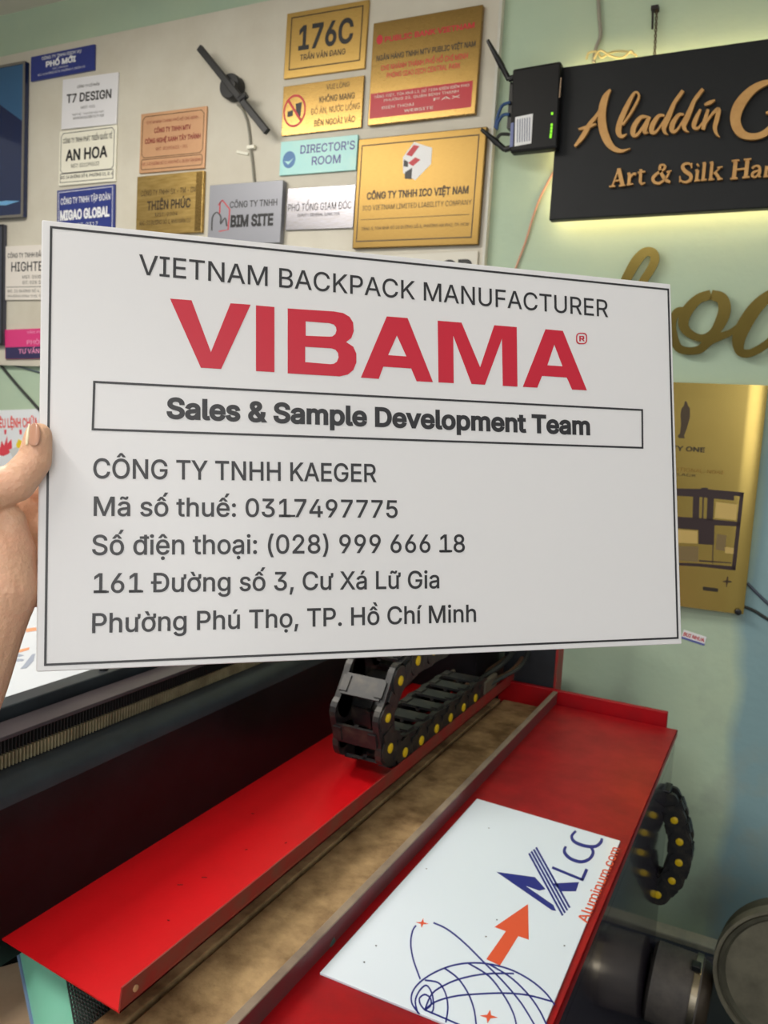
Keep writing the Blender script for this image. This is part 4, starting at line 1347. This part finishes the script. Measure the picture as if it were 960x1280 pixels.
srect('border', [(62.5, 282.5), (836, 361), (848, 798.5), (55, 832.5)], .0013)
srect('title_frame', [(116.5, 476), (803.5, 511.5), (804, 561), (114.5, 538)], .0013)


def sign_text(name, s, left, right, captop, m=ink, bold=.010, extra=()):
    """left/right: baseline ends, captop: a point on the cap line"""
    a, c, t = S(*left), S(*right), S(*captop)
    X = (c - a).normalized()
    Y = SN.cross(X)
    b = MB()
    add_text(b, s, a, X, Y, 0, (c - a).length, 0, (t - a).dot(Y), bold)
    for (x0_, x1_, yb, h) in extra:
        polygon(b, [[(x0_, yb - h), (x1_, yb - h), (x1_, yb), (x0_, yb)]], SF, so)
    return b.build(name, m, hs)


sign_text('top_line', 'VIETNAM BACKPACK MANUFACTURER', (173.5, 343), (760, 396.5), (174.5, 318), bold=.004)
sign_text('title_line', 'Sales & Sample Development Team', (208, 522), (737.5, 543), (220, 497), bold=.032)
sign_text('first_text_line', 'CÔNG TY TNHH KAEGER', (116.5, 597.5), (470.5, 602.5), (128, 573))
sign_text('second_text_line', 'Mã số thuế: 0317497775', (117, 644.5), (497, 647), (117.5, 620.5), extra=((352, 369, 646.2, 2.6),))
sign_text('third_text_line', 'Số điện thoại: (028) 999 666 18', (115, 693.5), (581, 690), (115.5, 668.5), extra=((549, 565, 690.2, 2.6),))
sign_text('fourth_text_line', '161 Đường số 3, Cư Xá Lữ Gia', (117, 741), (549, 735), (117.5, 716.5), extra=((118, 136, 741, 2.6), (161, 179, 740.5, 2.6)))
sign_text('fifth_text_line', 'Phường Phú Thọ, TP. Hồ Chí Minh', (115, 791), (595, 777), (115.5, 766.5))
Z1, Z2 = zoomed(200, 360, 3.4286), zoomed(440, 380, 3.0)
b = MB()
for loops in (
    [Z1([(43, 46), (135, 53), (218, 275), (302, 66), (388, 72), (262, 347), (175, 342)])],
    [Z1([(411, 75), (490, 82), (490, 361), (411, 356)])],
    [Z1([(547, 88), (745, 101), (785, 108), (812, 124), (827, 148), (830, 185), (820, 214), (797, 232), (828, 252), (841, 282), (841, 320), (828, 352), (805, 371), (770, 379), (547, 366)]),
     Z1([(624, 143), (725, 151), (745, 157), (754, 168), (756, 182), (751, 198), (738, 208), (725, 209), (624, 205)]),
     Z1([(622, 252), (735, 259), (752, 265), (763, 279), (765, 298), (758, 316), (745, 325), (730, 327), (622, 318)])],
    [Z2([(130, 47), (208, 53), (303, 293), (242, 290), (222, 242), (117, 235), (100, 281), (33, 276)]), Z2([(168, 118), (204, 197), (135, 192)])],
    [Z2([(321, 63), (410, 70), (480, 238), (533, 80), (617, 87), (620, 310), (565, 307), (562, 130), (498, 303), (448, 300), (379, 118), (381, 297), (324, 294)])],
    [Z2([(725, 95), (790, 101), (880, 324), (825, 321), (805, 276), (712, 270), (694, 314), (640, 311)]), Z2([(758, 152), (789, 234), (732, 230)])],
):
    polygon(b, loops, SF, so)
b.build('red_heading', sred, hs)
b = MB()


def rsq(x0_, y0_, x1_, y1_, r):
    o = []
    for (cx, cy, a0) in ((x1_ - r, y0_ + r, -90), (x1_ - r, y1_ - r, 0), (x0_ + r, y1_ - r, 90), (x0_ + r, y0_ + r, 180)):
        for k in range(5):
            a = math.radians(a0 + 90 * k / 4)
            o.append((cx + r * math.cos(a), cy + r * math.sin(a)))
    return o


polygon(b, [Z2(rsq(840, 108, 881, 151, 14)), Z2(rsq(844, 112, 877, 147, 11))], SF, so)
for p in (Z2([(852, 120), (857, 120), (857, 140), (852, 140)]), Z2([(857, 120), (867, 120), (867, 124), (857, 124)]), Z2([(857, 129), (867, 129), (867, 133), (857, 133)]), Z2([(865, 121), (870, 121), (870, 132), (865, 132)]), Z2([(861, 132), (866, 132), (872, 140), (867, 140)])):
    polygon(b, [p], SF, so)
b.build('registered_mark', sred, hs)

# ------------------------------------------------------------------ the hand
H = lambda x, y, d: EYE + ray(x, y) * d
PX = .455 / FPX


def cone(mb, chain_, n=18, sub=5):
    """chain_ of (x, y, depth, radius in pixels)"""
    pts = [H(c[0], c[1], c[2]) for c in chain_]
    rr = [c[3] * PX for c in chain_]
    full, rad = [], []
    for i in range(len(pts) - 1):
        for k in range(sub):
            t = k / sub
            full.append(pts[i].lerp(pts[i + 1], t))
            rad.append(rr[i] * (1 - t) + rr[i + 1] * t)
    full.append(pts[-1]); rad.append(rr[-1])
    mb.tube(full, rad, n)
    for p, r in zip(pts, rr):
        mb.sphere(p, r, 18, 12)


hb = MB()
cone(hb, [(-62, 700, .462, 40), (-50, 640, .452, 33), (-14, 614, .449, 28), (20, 604, .4515, 24), (43, 576, .4545, 21), (48, 545, .4555, 17)])
cone(hb, [(-30, 650, .462, 44), (2, 690, .462, 40), (8, 735, .462, 41), (-2, 756, .463, 42), (-26, 800, .462, 50), (-45, 850, .458, 53), (-80, 930, .445, 56), (-150, 1090, .42, 62), (-230, 1270, .395, 68)])
cone(hb, [(-50, 690, .478, 46), (-40, 740, .478, 48), (-40, 800, .468, 50)])
cone(hb, [(-40, 640, .49, 40), (-38, 690, .492, 42), (-40, 750, .482, 42)])
cone(hb, [(14, 650, .458, 18), (16, 690, .462, 28)])
cone(hb, [(-20, 622, .492, 34), (14, 634, .497, 26), (40, 634, .502, 18), (20, 640, .497, 26), (40, 678, .502, 17), (20, 672, .497, 26), (14, 716, .494, 26), (6, 742, .488, 26)])
cone(hb, [(-10, 645, .478, 34), (10, 690, .482, 34), (4, 735, .478, 34)])
cone(hb, [(-45, 780, .47, 48), (-30, 620, .507, 23), (58, 612, .501, 20), (98, 608, .4965, 18), (124, 610, .4945, 16)])
cone(hb, [(-45, 780, .47, 46), (-30, 660, .510, 23), (66, 655, .504, 20), (110, 654, .499, 18), (136, 658, .4965, 16)])
cone(hb, [(-45, 780, .47, 46), (-32, 702, .508, 22), (58, 700, .503, 19), (100, 700, .498, 17), (124, 703, .495, 15)])
cone(hb, [(-45, 780, .47, 44), (-34, 742, .502, 20), (42, 744, .498, 17), (74, 745, .494, 15), (94, 747, .492, 13)])
skin = mat('skin', (226, 184, 150), .46, 0, (224, 166, 138), 30, .30, 300, spec=.4, lo=.3, hi=.75)
sb = skin.node_tree.nodes['Principled BSDF']
sb.inputs['Subsurface Weight'].default_value = .12
sb.inputs['Subsurface Radius'].default_value = (.9, .35, .2)
sb.inputs['Subsurface Scale'].default_value = .004
tmp = hb.build('tmp', skin, None)
rm = tmp.modifiers.new('remesh', 'REMESH')
rm.mode = 'VOXEL'
rm.voxel_size = .0013
sm = tmp.modifiers.new('smooth', 'SMOOTH')
sm.factor = .6
sm.iterations = 9
bpy.context.view_layer.update()
me = bpy.data.meshes.new_from_object(tmp.evaluated_get(bpy.context.evaluated_depsgraph_get()))
hl = Vector(tmp.location)
bpy.data.objects.remove(tmp)
# skin folds: fine lines across the thumb joint and along the heel of the thumb
wv = [H(24, 575, .4395), H(34, 600, .4395)]


def crease(pts, depth, width):
    P = [H(*p) for p in pts]
    P = [Vector(p) for p in catmull([tuple(p) for p in P], 8)]
    for v in me.vertices:
        co = v.co + hl
        dmin = min((co - p).length for p in P)
        if dmin < width * 2:
            v.co -= v.normal * depth * math.exp(-(dmin / width) ** 2)


crease([(14, 583, .440), (28, 584, .4405), (44, 583, .444)], .0012, .0012)
crease([(12, 590, .440), (30, 593, .4405), (48, 589, .444)], .0011, .0011)
crease([(16, 577, .440), (26, 572, .4405), (34, 566, .444)], .0008, .001)
crease([(-2, 648, .440), (12, 645, .442), (22, 642, .446)], .0022, .0018)
crease([(0, 664, .442), (14, 668, .445), (26, 684, .448), (33, 712, .450)], .0010, .0012)
crease([(-4, 690, .443), (10, 700, .445), (22, 724, .448), (27, 752, .450)], .0010, .0012)
crease([(-4, 722, .443), (6, 738, .444), (14, 765, .448)], .0010, .0012)
crease([(-6, 776, .442), (10, 780, .445), (30, 788, .452)], .0020, .0016)
crease([(-6, 800, .442), (4, 815, .444), (12, 840, .450)], .0009, .0012)
for p in me.polygons:
    p.use_smooth = True
pr = bpy.data.objects.new('person', me)
C.objects.link(pr)
pr.location = hl
tag(pr, 'bare left hand gripping the edge of the white sign, thumb in front', 'person')
# thumb nail: a curved plate on the back of the thumb tip
nb_ = MB()
nc = [[(37.5, 530, .4510), (42, 527.5, .4487), (47, 528.5, .4482), (50.5, 533, .4490)],
      [(36, 538, .4490), (41, 538, .4472), (47, 538, .4468), (51.5, 541, .4478)],
      [(34.8, 547, .4478), (40, 548, .4458), (46.5, 549, .4453), (50.8, 550, .4466)],
      [(34, 555, .4468), (39, 557, .4450), (45, 557.5, .4446), (49, 555, .4460)]]
vs, fs = [], []
for r_ in nc:
    vs += [H(*p) for p in r_]
for i in range(3):
    for j in range(3):
        fs.append((i * 4 + j, i * 4 + j + 1, i * 4 + j + 5, i * 4 + j + 4))
nb_.add(vs, fs)
nl = nb_.build('thumbnail', mat('nail', (196, 146, 120), .25, 0, coat=.4), pr)
so_ = nl.modifiers.new('solid', 'SOLIDIFY'); so_.thickness = .0006
sd = nl.modifiers.new('sub', 'SUBSURF'); sd.levels = 2; sd.render_levels = 2
for p in nl.data.polygons: p.use_smooth = True
b = MB().tube([H(37, 530, .4512), H(35.3, 539, .4490), H(34.2, 548, .4476), H(33.4, 556, .4466)], [.0004, .0009, .0010, .0006], 8)
tag(b.build('nail_edge', mat('nail_edge', (246, 236, 200), .3), nl, smooth=True), 'pale free edge of the thumbnail')
